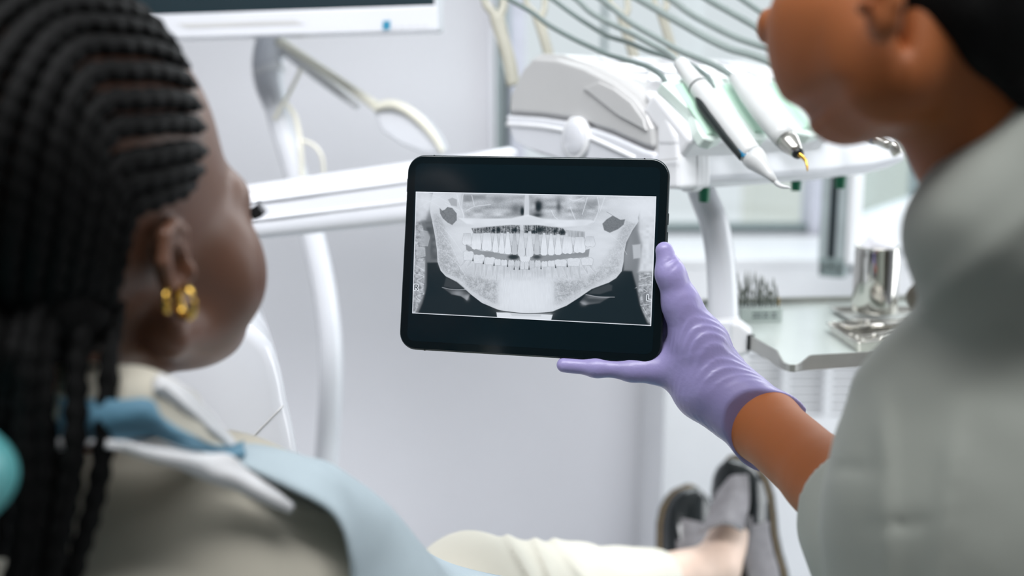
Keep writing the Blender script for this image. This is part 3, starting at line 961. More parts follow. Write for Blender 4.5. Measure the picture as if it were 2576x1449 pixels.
# steel cup with cotton
cc = at_z(2198, 800, ZT) + UZ * 0.0075
cu = empty('steel_cup', cc, 'polished steel cup with a cotton ball on top', 'cup')
m_mirror = mat('polished_steel', (206, 204, 198), 0.1, 1.0, var=0.03, scale=10)
lathe('cup_wall', [(0.024, 0), (0.0275, 0.0015), (0.0285, 0.004), (0.0285, 0.080), (0.0278, 0.084), (0.0285, 0.0865), (0.0272, 0.087), (0.0268, 0.083), (0.0272, 0.078), (0.0272, 0.01), (0.0, 0.008)], cc, UZ, m_mirror, cu, 56)
tube('rim', [cc + UZ * 0.086 + Vector((math.cos(a), math.sin(a), 0)) * 0.0280 for a in np.linspace(0, 2 * math.pi, 33)], 0.0011, m_mirror, cu, 8, steps=66)
V, Q = nets(lambda P: union(P, [lambda P, c=c, r=r: s_ell(P, c, (r, r, r * 0.9)) for c, r in
                                [((cc.x + dx, cc.y + dy, cc.z + 0.083 + dz), rr) for dx, dy, dz, rr in ((0, 0, 0.004, 0.014), (-0.010, 0.003, 0, 0.012), (0.011, -0.002, -0.002, 0.012), (0.002, -0.008, 0.006, 0.010), (0.001, 0.006, 0.010, 0.009), (-0.004, -0.002, 0.011, 0.008))]], 0.006) + 0.0006 * vnoise(P, 900, 3),
            (cc.x - 0.03, cc.y - 0.03, cc.z + 0.06), (cc.x + 0.03, cc.y + 0.03, cc.z + 0.11), 0.001)
cb_ = fast_mesh('cotton_ball', V, Q, mat('white_cotton', (238, 238, 244), 0.95, var=0.02, scale=200, bump=0.4, bscale=900))
tag(cb_, 'fluffy white cotton ball heaped on the steel cup', 'cotton ball')


def pan(name, corners, h, m, label, cat, z=0.0):
    """shallow steel pan: flat floor, sloping walls, rolled rim"""
    b = [c + UZ * (z + 0.0005) for c in corners]
    ctr = sum(b, Vector()) / len(b)
    t = [ctr + (c - ctr) * 1.06 + UZ * h for c in b]
    e = empty(name, ctr, label, cat)

    def rnd(q, r):
        out = []
        n = len(q)
        for i in range(n):
            a, c, d = q[i - 1], q[i], q[(i + 1) % n]
            s, f_ = c + (a - c).normalized() * r, c + (d - c).normalized() * r
            for k in range(5):
                t_ = k / 4
                out.append(s * (1 - t_) ** 2 + c * 2 * t_ * (1 - t_) + f_ * t_ ** 2)
        return out
    B, T = rnd(b, 0.008), rnd(t, 0.009)
    n = len(B)
    o = mesh('pan', B + T, [tuple(range(n - 1, -1, -1))] + [(i, (i + 1) % n, (i + 1) % n + n, i + n) for i in range(n)], m, e, True)
    fix_normals(o)
    mod_solid(o, 0.0008, 0)
    o.modifiers.new('es', 'EDGE_SPLIT').split_angle = math.radians(40)
    tube('rolled_rim', [Vector(p) for p in T] + [T[0]], 0.0012, m, e, 8, steps=120)
    return e


# pan under the cup (stack), and the wide pan in front with instruments
pc = at_z(2190, 803, ZT)
pan('steel_pan', [pc + Vector(v) for v in ((-0.034, -0.036, 0), (0.10, -0.026, 0), (0.10, 0.05, 0), (-0.034, 0.045, 0))], 0.0065, m_rail, 'flat steel pan under the steel cup', 'pan')
corners = [at_z(x, y, ZT) for x, y in ((2086, 836), (2156, 886), (2330, 872), (2300, 826))]
pan('instrument_pan', corners, 0.0105, m_steel, 'shallow steel pan holding dental instruments at the edge of the table', 'pan')
ic = sum(corners, Vector()) / 4
idr = (corners[2] - corners[1]).normalized()
ipr = (corners[0] - corners[1]).normalized()
inst = [(0.010, 'thin steel probe lying along the front of the pan'), (0.020, 'steel mirror handle lying second in the pan'), (0.030, 'slim steel scaler lying third in the pan'),
        (0.041, 'ribbed steel excavator lying in the middle of the pan'), (0.053, 'steel tweezers lying toward the back of the pan')]
for i, (off, lb) in enumerate(inst):
    a = corners[1] + ipr * off + idr * (0.012 + 0.004 * (i % 2)) + UZ * 0.004
    b = a + idr * 0.115 + ipr * (0.006 * (-1) ** i) + UZ * 0.002
    e = empty('dental_instrument', a, lb, 'instrument', 'instruments in the steel pan')
    axis_lathe('handle', a.lerp(b, 0.25), b, [(0, 0.0012), (0.06, 0.0026), (0.1, 0.0022), (0.14, 0.0027), (0.18, 0.0022), (0.22, 0.0027), (0.8, 0.0026), (1, 0.0016)], m_mirror, e, 14)
    tube('working_end', [a.lerp(b, 0.27), a.lerp(b, 0.14), a + ipr * 0.004 + UZ * 0.003, a + ipr * 0.009 + UZ * 0.001], [0.0013, 0.001, 0.0009, 0.0004], m_mirror, e, 8)
fz = empty('dental_forceps', corners[0], 'curved steel forceps lying across the back of the pan', 'forceps')
fa = corners[0] + UZ * 0.009 - ipr * 0.004 + idr * 0.015
for s in (-1, 1):
    tube('blade', [fa + ipr * 0.004 * s, fa + idr * 0.02 + ipr * 0.008 * s - UZ * 0.003, fa + idr * 0.05 - ipr * (0.012 + 0.004 * s), fa + idr * 0.1 - ipr * (0.018 + 0.006 * s)], [0.0012, 0.0022, 0.0024, 0.0018], m_mirror, fz, 10)
lathe('pivot', [(0.003, -0.002), (0.003, 0.004), (0.002, 0.005)], fa + idr * 0.035 - ipr * 0.002, UZ, m_mirror, fz, 16)

# ================================================================== TABLET
TC = [W(1022, 389, 0.928), W(1681, 399, 0.876), W(1669, 917, 0.872), W(1008, 878, 0.924)]   # TL TR BR BL
tb_c = sum(TC, Vector()) / 4
TU = ((TC[1] - TC[0]) + (TC[2] - TC[3])).normalized()
TV = ((TC[0] - TC[3]) + (TC[1] - TC[2])).normalized()
TV = (TV - TU * TV.dot(TU)).normalized()
TN = TU.cross(TV)                                   # towards the camera
TWd, THt = (TC[1] - TC[0]).length / 2, ((TC[0] - TC[3]).length + (TC[1] - TC[2]).length) / 4
tb = empty('tablet', tb_c - TV * THt, 'black tablet showing a panoramic dental x-ray, held up in a gloved hand', 'tablet')
m_tbody = mat('dark_grey_aluminium', (58, 66, 68), 0.35, 0.8, var=0.05, scale=40)
m_tglass = mat('black_tablet_glass', (9, 19, 23), 0.1, var=0.05, scale=5, spec=0.4)


def tpt(u, v, n=0.0): return tb_c + TU * u + TV * v + TN * n


def rrect(hw, hh_, r, n=10):
    out = []
    for sx, sy, a0 in ((1, 1, 0), (-1, 1, 90), (-1, -1, 180), (1, -1, 270)):
        for i in range(n + 1):
            a = math.radians(a0 + 90 * i / n)
            out.append((sx * (hw - r) + r * math.cos(a), sy * (hh_ - r) + r * math.sin(a)))
    return out


prism('case', [tpt(u, v, -0.0068) for u, v in rrect(TWd, THt, 0.0155)], TN * 0.0066, m_tbody, tb, 0.0016, 3)
prism('front_glass', [tpt(u, v, -0.0002) for u, v in rrect(TWd - 0.0011, THt - 0.0011, 0.0147)], TN * 0.0012, m_tglass, tb, 0.0004, 2)
m_display = mat('dark_lit_display', (10, 24, 30), 0.12, var=0.05, scale=5, spec=0.4)
bzt = 0.0078
prism('display', [tpt(u, v, 0.0010) for u, v in rrect(TWd - bzt, THt - bzt, 0.006)], TN * 0.00014, m_display, tb)
for v0, v1 in ((0.015, 0.026), (0.031, 0.042)):
    obox('volume_button', tpt(TWd, v0, -0.0034) + TV * 0.005, TU, TV, TN, 0.0006, 0.005, 0.0015, m_tbody, tb, 0.0004)
obox('power_button', tpt(-TWd, 0.06, -0.0034), TU, TV, TN, 0.0006, 0.006, 0.0015, m_tbody, tb, 0.0004)
for u in (TWd - 0.022, -TWd + 0.024):
    obox('antenna_line', tpt(u, THt, -0.0034), TU, TV, TN, 0.0006, 0.0002, 0.0028, m_black, tb)
    obox('antenna_line', tpt(u, -THt, -0.0034), TU, TV, TN, 0.0006, 0.0002, 0.0028, m_black, tb)

# ------------------------------------------------------------------ the x-ray picture on the screen
NX, NY = 640, 340
xc = np.array([[1046, 482], [1651, 494], [1638, 820], [1037, 788]], float)     # picture corners TL TR BR BL
u_ = np.linspace(0, 1, NX)[None, :, None]
v_ = np.linspace(0, 1, NY)[:, None, None]
G2 = (xc[0] * (1 - u_) + xc[1] * u_) * (1 - v_) + (xc[3] * (1 - u_) + xc[2] * u_) * v_
X, Y = G2[..., 0], G2[..., 1]
S4, S7 = 4.0248, 6.962


def PA(*p): return np.array([(1030 + x / S4, 470 + y / S4) for x, y in p])
def PB(*p): return np.array([(1340 + x / S4, 470 + y / S4) for x, y in p])
def PC(*p): return np.array([(1150 + x / S7, 540 + y / S7) for x, y in p])


def poly_sd(p, pad=12):
    """signed distance (px) to a polygon, +inf outside its padded box; negative inside"""
    p = np.asarray(p, float)
    x0, y0 = p.min(0) - pad
    x1, y1 = p.max(0) + pad
    D = np.full(X.shape, 1e3)
    sel = (X > x0) & (X < x1) & (Y > y0) & (Y < y1)
    if not sel.any():
        return D
    x, y = X[sel], Y[sel]
    dm = np.full(x.shape, 1e9)
    ins = np.zeros(x.shape, bool)
    for i in range(len(p)):
        a, b = p[i - 1], p[i]
        e = b - a
        t = np.clip(((x - a[0]) * e[0] + (y - a[1]) * e[1]) / (e @ e + 1e-9), 0, 1)
        dm = np.minimum(dm, (x - a[0] - t * e[0]) ** 2 + (y - a[1] - t * e[1]) ** 2)
        c = (a[1] > y) != (b[1] > y)
        ins ^= c & (x < (b[0] - a[0]) * (y - a[1]) / (b[1] - a[1] + 1e-12) + a[0])
    D[sel] = np.where(ins, -1, 1) * np.sqrt(dm)
    return D


def line_sd(p, pad=14, closed=False):
    p = np.asarray(p, float)
    x0, y0 = p.min(0) - pad
    x1, y1 = p.max(0) + pad
    D = np.full(X.shape, 1e3)
    sel = (X > x0) & (X < x1) & (Y > y0) & (Y < y1)
    x, y = X[sel], Y[sel]
    dm = np.full(x.shape, 1e9)
    for i in range(0 if closed else 1, len(p)):
        a, b = p[i - 1], p[i]
        e = b - a
        t = np.clip(((x - a[0]) * e[0] + (y - a[1]) * e[1]) / (e @ e + 1e-9), 0, 1)
        dm = np.minimum(dm, (x - a[0] - t * e[0]) ** 2 + (y - a[1] - t * e[1]) ** 2)
    D[sel] = np.sqrt(dm)
    return D


def sm(D, w): return 1 / (1 + np.exp(np.clip(D / w * 4, -40, 40)))


def n2(sx, sy, seed):
    """smooth value noise 0..1 in photo pixels"""
    g = np.random.default_rng(seed)
    T = g.random((220, 220))
    a, b = (X - 1000) / sx, (Y - 450) / sy
    i, j = np.floor(a).astype(int), np.floor(b).astype(int)
    fa, fb = a - i, b - j
    fa, fb = fa * fa * (3 - 2 * fa), fb * fb * (3 - 2 * fb)
    q = lambda ii, jj: T[ii % 220, jj % 220]
    return (q(i, j) * (1 - fa) + q(i + 1, j) * fa) * (1 - fb) + (q(i, j + 1) * (1 - fa) + q(i + 1, j + 1) * fa) * fb


I = np.full(X.shape, 0.035)


def put(mask, val):
    global I
    I = I * (1 - mask) + val * mask


def fill(p, val, w=2.0, a=1.0): put(sm(poly_sd(p, 6 * w + 6), w) * a, val)
def stroke(p, r, val, w=1.2, a=1.0, curve=True):
    p = np.asarray(p, float)
    if curve and len(p) > 2:
        p = catmull(np.c_[p, np.zeros(len(p))], 6 * len(p))[:, :2]
    put(sm(line_sd(p, r + 5 * w + 4) - r, w) * a, val)
def blob(cx, cy, rx, ry, val, a=1.0, pw=1.0):
    put(a * np.exp(-(((X - cx) / rx) ** 2 + ((Y - cy) / ry) ** 2) ** pw), val)


nz1, nz2, nz3 = n2(7, 7, 1), n2(2.2, 2.2, 2), n2(26, 9, 3)
nfine = n2(1.3, 1.3, 5)
nvert = n2(1.6, 14, 6)
# soft tissue and spine at both sides
fill(PA((30, 0), (250, 0), (240, 380), (275, 560), (295, 770), (205, 775), (190, 1000), (140, 1180), (90, 1290), (20, 1300)), 0.40, 5)
fill(PA((30, 20), (215, 20), (215, 200), (170, 330), (110, 350), (40, 380)), 0.80 + 0.14 * (nz1 - .5), 8)
fill(PB((1095, 60), (1260, 60), (1240, 800), (1210, 1410), (1160, 1380), (1090, 1200), (1050, 1000), (1010, 860), (930, 855), (935, 700), (985, 500), (1080, 330)), 0.45, 6)
fill(PB((1090, 90), (1260, 90), (1240, 870), (1080, 860), (1110, 600), (1080, 440)), 0.88 + 0.1 * (nz1 - .5), 9)
spine_l = PA((40, 370), (120, 360), (165, 470), (165, 700), (155, 1080), (110, 1180), (60, 1280), (30, 1280))
fill(spine_l, 0.62 + 0.35 * (nz1 - 0.5) + 0.2 * (nz2 - .5), 4)
fill(PB((1085, 870), (1215, 860), (1200, 1400), (1165, 1360), (1105, 1230), (1075, 1050)), 0.60 + 0.35 * (nz1 - 0.5) + 0.2 * (nz2 - .5), 4)
for p in (((115, 440), (225, 460), (190, 600), (110, 590)), ((70, 610), (160, 620), (165, 700), (75, 720)), ((70, 760), (160, 770), (155, 850), (75, 820))):
    fill(PA(*p), 0.72, 3, 0.7)
    stroke(PA(*p), 0.5, 0.9, 1.2, 0.6, False)
for p in (((60, 880), (150, 910), (80, 950), (150, 990)), ((60, 1050), (150, 1085), (70, 1110), (110, 1150)), ((70, 800), (150, 845))):
    stroke(PA(*p), 0.7, 0.95, 1.2, 0.8)
for p in (((1020, 590), (1100, 580), (1100, 720), (1030, 730)),):
    fill(PB(*p), 0.80, 3, 0.8)
for p in (((1090, 935), (1195, 905)), ((1090, 1000), (1195, 990)), ((1130, 1040), (1160, 1060), (1130, 1075)), ((1100, 1200), (1180, 1190)), ((1120, 1220), (1160, 1290)), ((970, 1065), (1060, 1020))):
    stroke(PB(*p), 0.7, 0.95, 1.2, 0.8, False)
# dark throat space between spine and jaw
fill(PA((190, 775), (300, 770), (335, 850), (390, 910), (330, 1010), (250, 1290), (110, 1290), (185, 1080)), 0.035, 5)
fill(PB((1010, 865), (930, 860), (870, 930), (800, 980), (700, 1200), (900, 1380), (1150, 1385), (1075, 1180), (1040, 1000)), 0.035, 6)
fill(PA((170, 360), (235, 350), (270, 500), (293, 700), (296, 765), (215, 765), (225, 520), (180, 430)), 0.33 + 0.12 * (nz3 - .5), 5)
# skull and jaw: one large bright shape
jaw = np.vstack([PA((255, 30), (215, 200), (217, 260), (245, 380), (270, 500), (290, 640), (297, 760), (330, 850), (385, 908), (500, 965), (640, 1085), (760, 1175), (880, 1225), (960, 1255), (1150, 1278)),
                 PB((0, 1282), (120, 1280), (230, 1262), (370, 1205), (500, 1120), (620, 1035), (790, 970), (860, 925), (915, 855), (932, 760), (937, 680), (960, 560), (1020, 440), (1080, 350), (1075, 310), (1150, 40))])
jm = sm(poly_sd(jaw, 40), 1.6)
tone = 0.82 + 0.10 * (nz3 - 0.5) + 0.05 * (nfine - .5)
put(jm, tone)
put(jm * sm(np.abs(poly_sd(jaw, 40)) - 1.2, 1.5) * (Y > 560), 0.90)                 # cortical edge
# jaw body, trabecular grey left and right
for p in (PA((300, 560), (430, 560), (540, 830), (600, 900), (930, 960), (935, 1180), (880, 1195), (700, 1090), (560, 960), (390, 880), (310, 800)),
          PB((930, 600), (800, 620), (700, 800), (560, 950), (250, 960), (240, 1180), (300, 1170), (520, 1050), (700, 960), (880, 860))):
    fill(p, 0.69 + 0.20 * (nz2 - .5) + 0.14 * (nz1 - 0.5), 9, 0.9)
for p in (PA((245, 270), (310, 270), (400, 480), (430, 560), (300, 600), (285, 520)), PB((960, 350), (1040, 380), (960, 560), (920, 640), (830, 640), (880, 500))):
    fill(p, 0.68 + 0.18 * (nz2 - .5), 7, 0.85)
fill(PA((390, 890), (500, 920), (660, 1060), (900, 1190), (960, 1240), (880, 1222), (640, 1080)), 0.84, 2.5, 0.8)
fill(PB((790, 960), (620, 1020), (420, 1150), (200, 1240), (230, 1258), (480, 1128), (620, 1034)), 0.86, 2.5, 0.8)
# bright skull base top corners
blob(1085, 505, 60, 30, 0.93, 0.9)
blob(1620, 520, 70, 34, 0.96, 0.95)
blob(1185, 600, 52, 60, 0.92, 0.8)
blob(1510, 620, 60, 65, 0.93, 0.8)
for (x0, y0, x1, y1) in ((1050, 500, 1110, 520), (1060, 520, 1120, 490), (1070, 485, 1140, 515), (1560, 500, 1600, 515), (1570, 490, 1640, 540), (1105, 560, 1170, 640), (1110, 580, 1160, 660), (1540, 590, 1580, 640), (1130, 640, 1180, 700)):
    stroke([(x0, y0), ((x0 + x1) / 2 + 3, (y0 + y1) / 2 - 3), (x1, y1)], 0.5, 0.97, 1.2, 0.55)
# mandibular notches
fill(PA((318, 215), (345, 242), (372, 232), (400, 205), (450, 215), (497, 270), (498, 340), (450, 388), (400, 362), (350, 318), (322, 270)), 0.45 + 0.06 * (nz2 - .5), 1.4)
stroke(PA((345, 245), (380, 285), (360, 320)), 0.4, 0.32, 1.0, 0.7)
fill(PB((728, 375), (770, 330), (830, 292), (905, 336), (950, 330), (935, 385), (880, 430), (800, 466), (745, 440)), 0.44 + 0.06 * (nz2 - .5), 1.4)
fill(PA((405, 130), (450, 110), (500, 130), (500, 200), (440, 190)), 0.62, 2, 0.8)
stroke(PB((770, 255), (830, 292)), 0.4, 0.45, 1.0, 0.8, False)
# maxillary sinus and nasal cavity band
fill(np.vstack([PA((548, 75), (800, 80), (1195, 90), (1195, 300), (900, 325), (600, 320), (560, 250))]), 0.70 + 0.30 * (nz3 - .5) + 0.08 * (nz2 - .5), 11, 0.95)
fill(np.vstack([PB((0, 95), (300, 95), (680, 100), (690, 250), (640, 340), (300, 320), (0, 300))]), 0.70 + 0.30 * (nz3 - .5) + 0.08 * (nz2 - .5), 11, 0.95)
fill(PA((560, 75), (800, 80), (800, 130), (570, 150)), 0.5, 6, 0.6)
fill(PB((560, 130), (680, 130), (680, 190), (570, 190)), 0.55, 5, 0.6)
blob(1305, 527, 14, 13, 0.36, 0.75)
blob(1322, 532, 5, 12, 0.03, 0.95)
blob(1345, 512, 7, 18, 0.5, 0.5)
blob(1362, 520, 10, 17, 0.05, 1.0)
blob(1360, 542, 15, 7, 0.16, 0.8)
blob(1350, 520, 6, 8, 0.85, 0.6)
blob(1413, 520, 6, 17, 0.30, 0.8)
blob(1260, 500, 40, 7, 0.5, 0.5)
fill([(1329, 486), (1338, 486), (1339, 545), (1326, 545)], 0.86, 1.5)
for p in (PA((500, 80), (535, 200), (560, 260), (570, 330)), PA((565, 75), (550, 200), (575, 300)), PA((655, 90), (680, 190)), PB((680, 105), (695, 210), (670, 300), (640, 360)), PB((750, 110), (700, 260)),
          PB((220, 240), (250, 300), (290, 335)), PB((410, 210), (460, 330)), PB((580, 110), (530, 280)), PA((380, 170), (520, 240)), PA((600, 240), (690, 200), (850, 180)), PB((400, 120), (450, 140), (540, 110))):
    stroke(p, 0.8, 0.96, 1.4, 0.75)
# hard palate
fill(np.vstack([PC((60, 60), (480, 75), (1000, 70), (1290, 0), (1560, 75), (2000, 95), (2380, 95), (2460, 120), (2300, 190), (1900, 225), (1450, 180), (960, 180), (640, 205), (400, 190), (200, 160))]), 0.97 - 0.08 * nz3, 3)
# dark trabecular band above the upper roots
fill(PC((290, 240), (470, 230), (640, 212), (1000, 186), (1150, 190), (1160, 330), (1000, 330), (640, 330), (480, 330), (330, 330)), 0.42 + 0.5 * (nvert - 0.5) + 0.35 * (nz2 - .5), 2, 0.9)
fill(PC((1220, 190), (1460, 186), (1700, 215), (1900, 240), (1960, 310), (1940, 360), (1750, 360), (1500, 350), (1230, 320)), 0.40 + 0.5 * (nvert - 0.5) + 0.35 * (nz2 - .5), 2, 0.9)
fill(PC((1960, 270), (2280, 300), (2280, 420), (1990, 390)), 0.66 + 0.3 * (nvert - .5), 2, 0.8)
for bx0, by0, rx, ry in ((1510, 265, 60, 45), (1400, 305, 55, 26), (1060, 275, 60, 25), (780, 270, 45, 40), (680, 280, 26, 26), (1890, 310, 45, 40), (1770, 290, 36, 40), (1290, 300, 40, 14)):
    blob(1150 + bx0 / S7, 540 + by0 / S7, rx / S7, ry / S7, 0.04, 0.85)
# bite gap
gap = PC((185, 520), (350, 600), (480, 640), (650, 650), (850, 690), (950, 700), (1110, 690), (1150, 745), (1350, 745), (1400, 690), (1520, 690), (1600, 700), (1750, 700), (1900, 680), (2080, 680), (2300, 620), (2365, 600),
         (2345, 740), (2210, 760), (1980, 775), (1750, 800), (1530, 840), (1420, 840), (1340, 820), (1150, 820), (930, 850), (850, 800), (720, 770), (530, 745), (340, 700), (200, 620))
fill(gap, 0.56 + 0.05 * (nz3 - .5), 1.5)
blob(1150 + 1040 / S7, 540 + 745 / S7, 14, 6.5, 0.14, 0.95, 2)
blob(1150 + 1450 / S7, 540 + 745 / S7, 12, 6, 0.22, 0.85, 1.5)
# teeth: crown outline polygons in crop units
def tooth_up(x0, x1, yt, yb, molar, v=0.97):
    w = x1 - x0
    if molar:
        p = [(x0 + w * .16, yt), (x1 - w * .16, yt), (x1 - w * .05, yt + (yb - yt) * .5), (x1, yb - 60), (x1 - w * .06, yb - 18), (x1 - w * .25, yb), (x0 + w * .5, yb - 16), (x0 + w * .3, yb), (x0 + w * .07, yb - 22), (x0, yb - 60), (x0 + w * .06, yt + (yb - yt) * .5)]
    else:
        p = [(x0 + w * .3, yt), (x1 - w * .3, yt), (x1 - w * .14, yt + (yb - yt) * .5), (x1, yb - (yb - yt) * .22), (x1 - w * .04, yb - 26), (x1 - w * .25, yb), (x0 + w * .25, yb), (x0 + w * .04, yb - 26), (x0, yb - (yb - yt) * .22), (x0 + w * .14, yt + (yb - yt) * .5)]
    p = PC(*p)
    d = poly_sd(p, 10)
    put(sm(np.abs(d) - 0.2, 1.0) * 0.75, 0.50)
    put(sm(d + 0.5, 0.9), v - 0.10 * np.abs(nvert - .5) - 0.12 * np.clip((yt + 150 - (Y - 540) * S7) / 150, 0, 1))


for a in ((120, 305, 330, 540, 1, .95), (285, 472, 330, 620, 1, .97), (475, 662, 320, 645, 1, .97), (662, 780, 330, 668, 0), (775, 890, 320, 688, 0), (880, 1000, 300, 700, 0), (1010, 1112, 330, 708, 0, .80),
          (1116, 1250, 290, 742, 0, .90), (1258, 1394, 290, 748, 0, .92), (1402, 1506, 330, 708, 0, .82), (1512, 1640, 320, 722, 0), (1640, 1760, 330, 720, 0), (1755, 1890, 340, 712, 0), (1885, 2076, 380, 698, 1, .97),
          (2086, 2298, 390, 680, 1, .97), (2275, 2462, 390, 572, 1, .95)):
    tooth_up(*a)
fill(PC((1150, 735), (1340, 735), (1330, 800), (1290, 850), (1190, 845), (1160, 800)), 0.95, 1.5, 0.95)
def tooth_lo(x0, x1, yt, ym, yr, molar, lean=0.0, v=0.93):
    w = x1 - x0
    roots = ((0.22, -0.16), (0.78, 0.10)) if molar else ((0.5, 0.0),)
    for f, o in roots:
        xa, rw = x0 + f * w, w * (0.20 if molar else 0.36)
        xe = xa + (o * 0.35 + lean) * w
        p = PC((xa - rw, ym), (xa + rw, ym), (xe + rw * .45, yr - 40), (xe, yr), (xe - rw * .45, yr - 40))
        d = poly_sd(p, 10)
        put(sm(np.abs(d) - 0.2, 1.2) * 0.6, 0.97)
        put(sm(d + 0.8, 1.2) * 0.85, 0.80 + 0.12 * (nvert - .5))
        stroke(PC((xa, ym), ((xa + xe) / 2, (ym + yr) / 2), (xe, yr - 60)), 0.4, 0.70, 1.2, 0.7)
    p = PC((x0, yt + 40), (x0 + w * .06, yt + 10), (x0 + w * .28, yt - 4), (x0 + w * .5, yt + 8), (x0 + w * .74, yt - 4), (x1 - w * .05, yt + 12), (x1, yt + 44), (x1 - w * .08, ym), (x0 + w * .08, ym))
    d = poly_sd(p, 10)
    put(sm(np.abs(d) - 0.2, 1.0) * 0.75, 0.50)
    put(sm(d + 0.5, 0.9), v - 0.05 * (nz2))


for a in ((140, 335, 640, 800, 950, 1, -0.4), (325, 530, 700, 860, 1110, 1, -0.1), (525, 722, 745, 880, 1120, 1, -0.05), (700, 822, 780, 890, 1190, 0, -0.2), (815, 935, 790, 900, 1180, 0, -0.05), (944, 1055, 795, 900, 1180, 0, 0, .88), (1066, 1155, 800, 920, 1160, 0, 0, .84),
          (1160, 1240, 830, 960, 1150, 0, 0, .9), (1235, 1312, 830, 960, 1150, 0, 0, .9), (1316, 1412, 800, 940, 1160, 0, 0, .84), (1416, 1520, 800, 920, 1180, 0, 0.05, .88), (1530, 1640, 815, 920, 1190, 0, 0.05), (1636, 1770, 805, 915, 1180, 0, 0.15), (1755, 1975, 785, 910, 1150, 1, 0.2),
          (1975, 2205, 760, 905, 1170, 1, 0.2), (2215, 2428, 755, 890, 1060, 1, 0.35)):
    tooth_lo(*a)
for x, y in ((505, 840), (695, 870), (318, 790), (1052, 940), (1145, 940), (1315, 940), (1524, 930), (1978, 895), (1778, 910), (935, 890)):
    fill(PC((x - 12, y + 28), (x, y - 40), (x + 12, y + 28)), 0.18, 1.0, 0.9)
for x, y in ((1110, 580), (1003, 590), (1252, 640), (1507, 600), (1400, 570), (470, 560), (660, 540), (2080, 590)):
    stroke(PC((x, y - 50), (x, y + 70)), 0.35, 0.30, 0.8, 0.8, False)
# bright ghost of the spine through the chin
fill([(1266, 700), (1396, 704), (1400, 770), (1392, 788), (1280, 786), (1262, 775)], 0.93 + 0.08 * (nvert - .5), 26, 0.85)
blob(1331, 752, 66, 50, 0.95, 0.6, 1.5)

# specks in the trabecular bone
put(jm * (nfine > 0.80) * (Y > 690) * (np.abs(X - 1331) > 72) * 0.18, 0.9)
put(jm * (nfine < 0.16) * (Y > 690) * (np.abs(X - 1331) > 72) * 0.16, 0.45)
# hyoid and soft tissue under the jaw
fill(PA((385, 912), (500, 965), (580, 1030), (450, 1032), (360, 1010)), 0.22, 3)
fill(PB((790, 982), (825, 1000), (820, 1050), (700, 1090), (580, 1085), (640, 1035)), 0.24, 3)
fill(PA((360, 1030), (470, 1045), (590, 1042), (640, 1090), (605, 1150), (540, 1110), (440, 1090)), 0.38 + 0.35 * (nz3 - .5), 3)
stroke(PA((345, 1020), (450, 1040), (590, 1042)), 0.7, 0.85, 1.5, 0.8)
blob(1030 + 610 / S4, 470 + 1130 / S4, 7, 8, 0.7, 0.6)
fill(PB((560, 1092), (660, 1110), (800, 1120), (700, 1180), (560, 1200), (500, 1170)), 0.36 + 0.35 * (nz3 - .5), 3)
stroke(PB((565, 1092), (690, 1115), (845, 1118)), 0.7, 0.85, 1.5, 0.8)
blob(1340 + 540 / S4, 470 + 1185 / S4, 9, 7, 0.7, 0.6)
# chin rest
fill([(1256, 786), (1398, 792), (1394, 806), (1258, 800)], 0.93, 1.2)
fill([(1290, 788), (1370, 791), (1368, 797), (1296, 795)], 0.78, 2.0, 0.7)
stroke([(1250, 780), (1330, 789), (1410, 785)], 0.8, 0.10, 1.2, 0.9)
blob(1049, 723, 10, 12, 0.42, 0.8, 2)
blob(1628, 749, 10, 12, 0.42, 0.8, 2)
# side letters, white outlines with dark cores
def letter(strokes, core):
    for s_ in strokes: stroke(s_, 3.3, 1.0, 0.8, 1.0, False)
    for s_ in strokes: stroke(s_, core, 0.05, 0.7, 1.0, False)


letter([[(1043.5, 729), (1043.8, 717)], [(1044, 717), (1050.5, 717.3), (1051, 720.5), (1049, 722.5), (1044, 722.5)], [(1048, 723), (1051.5, 729)]], 1.1)
letter([[(1630, 743), (1629.6, 754.5)], [(1629.6, 754.5), (1636.5, 755)]], 1.0)
# white picture border
bd = np.minimum(np.minimum(u_[..., 0] * 605, (1 - u_[..., 0]) * 605), np.minimum(v_[..., 0] * 326, (1 - v_[..., 0]) * 326))
bd = bd * np.ones(X.shape)
put(sm(bd - 2.0, 1.0), 0.98)
I = np.clip(I, 0, 1)
I = np.where(I > 0.3, 0.3 + 0.7 * ((I - 0.3) / 0.7) ** 0.78, I)
ND = TN
scr_v = []
cTL, cTR, cBR, cBL = [np.array(on_plane(x, y, tb_c + TN * 0.0013, TN)) for x, y in xc]
g3 = (cTL * (1 - u_) + cTR * u_) * (1 - v_) + (cBL * (1 - u_) + cBR * u_) * v_
idx = np.arange(NX * NY).reshape(NY, NX)
Qx = np.stack([idx[:-1, :-1], idx[1:, :-1], idx[1:, 1:], idx[:-1, 1:]], -1).reshape(-1, 4)
mx = bpy.data.materials.new('xray_screen')
mx.use_nodes = True
nt = mx.node_tree
pb = nt.nodes['Principled BSDF']
at_ = nt.nodes.new('ShaderNodeVertexColor')
at_.layer_name = 'picture'
pb.inputs['Base Color'].default_value = (0.006, 0.012, 0.015, 1)
pb.inputs['Roughness'].default_value = 0.12
pb.inputs['Specular IOR Level'].default_value = 0.4
nt.links.new(at_.outputs['Color'], pb.inputs['Emission Color'])
pb.inputs['Emission Strength'].default_value = 1.0
xo = fast_mesh('xray_picture', g3.reshape(-1, 3), Qx, mx, tb, 'glowing panoramic x-ray of a full set of teeth, marked R and L')
ca = xo.data.color_attributes.new('picture', 'FLOAT_COLOR', 'POINT')
lo_c, hi_c = np.array(srgb((10, 20, 26))), np.array(srgb((226, 231, 239)))
lv = np.where(I <= 0.04045, I / 12.92, ((I + 0.055) / 1.055) ** 2.4)[..., None]
colr = lo_c + (hi_c - lo_c) * lv
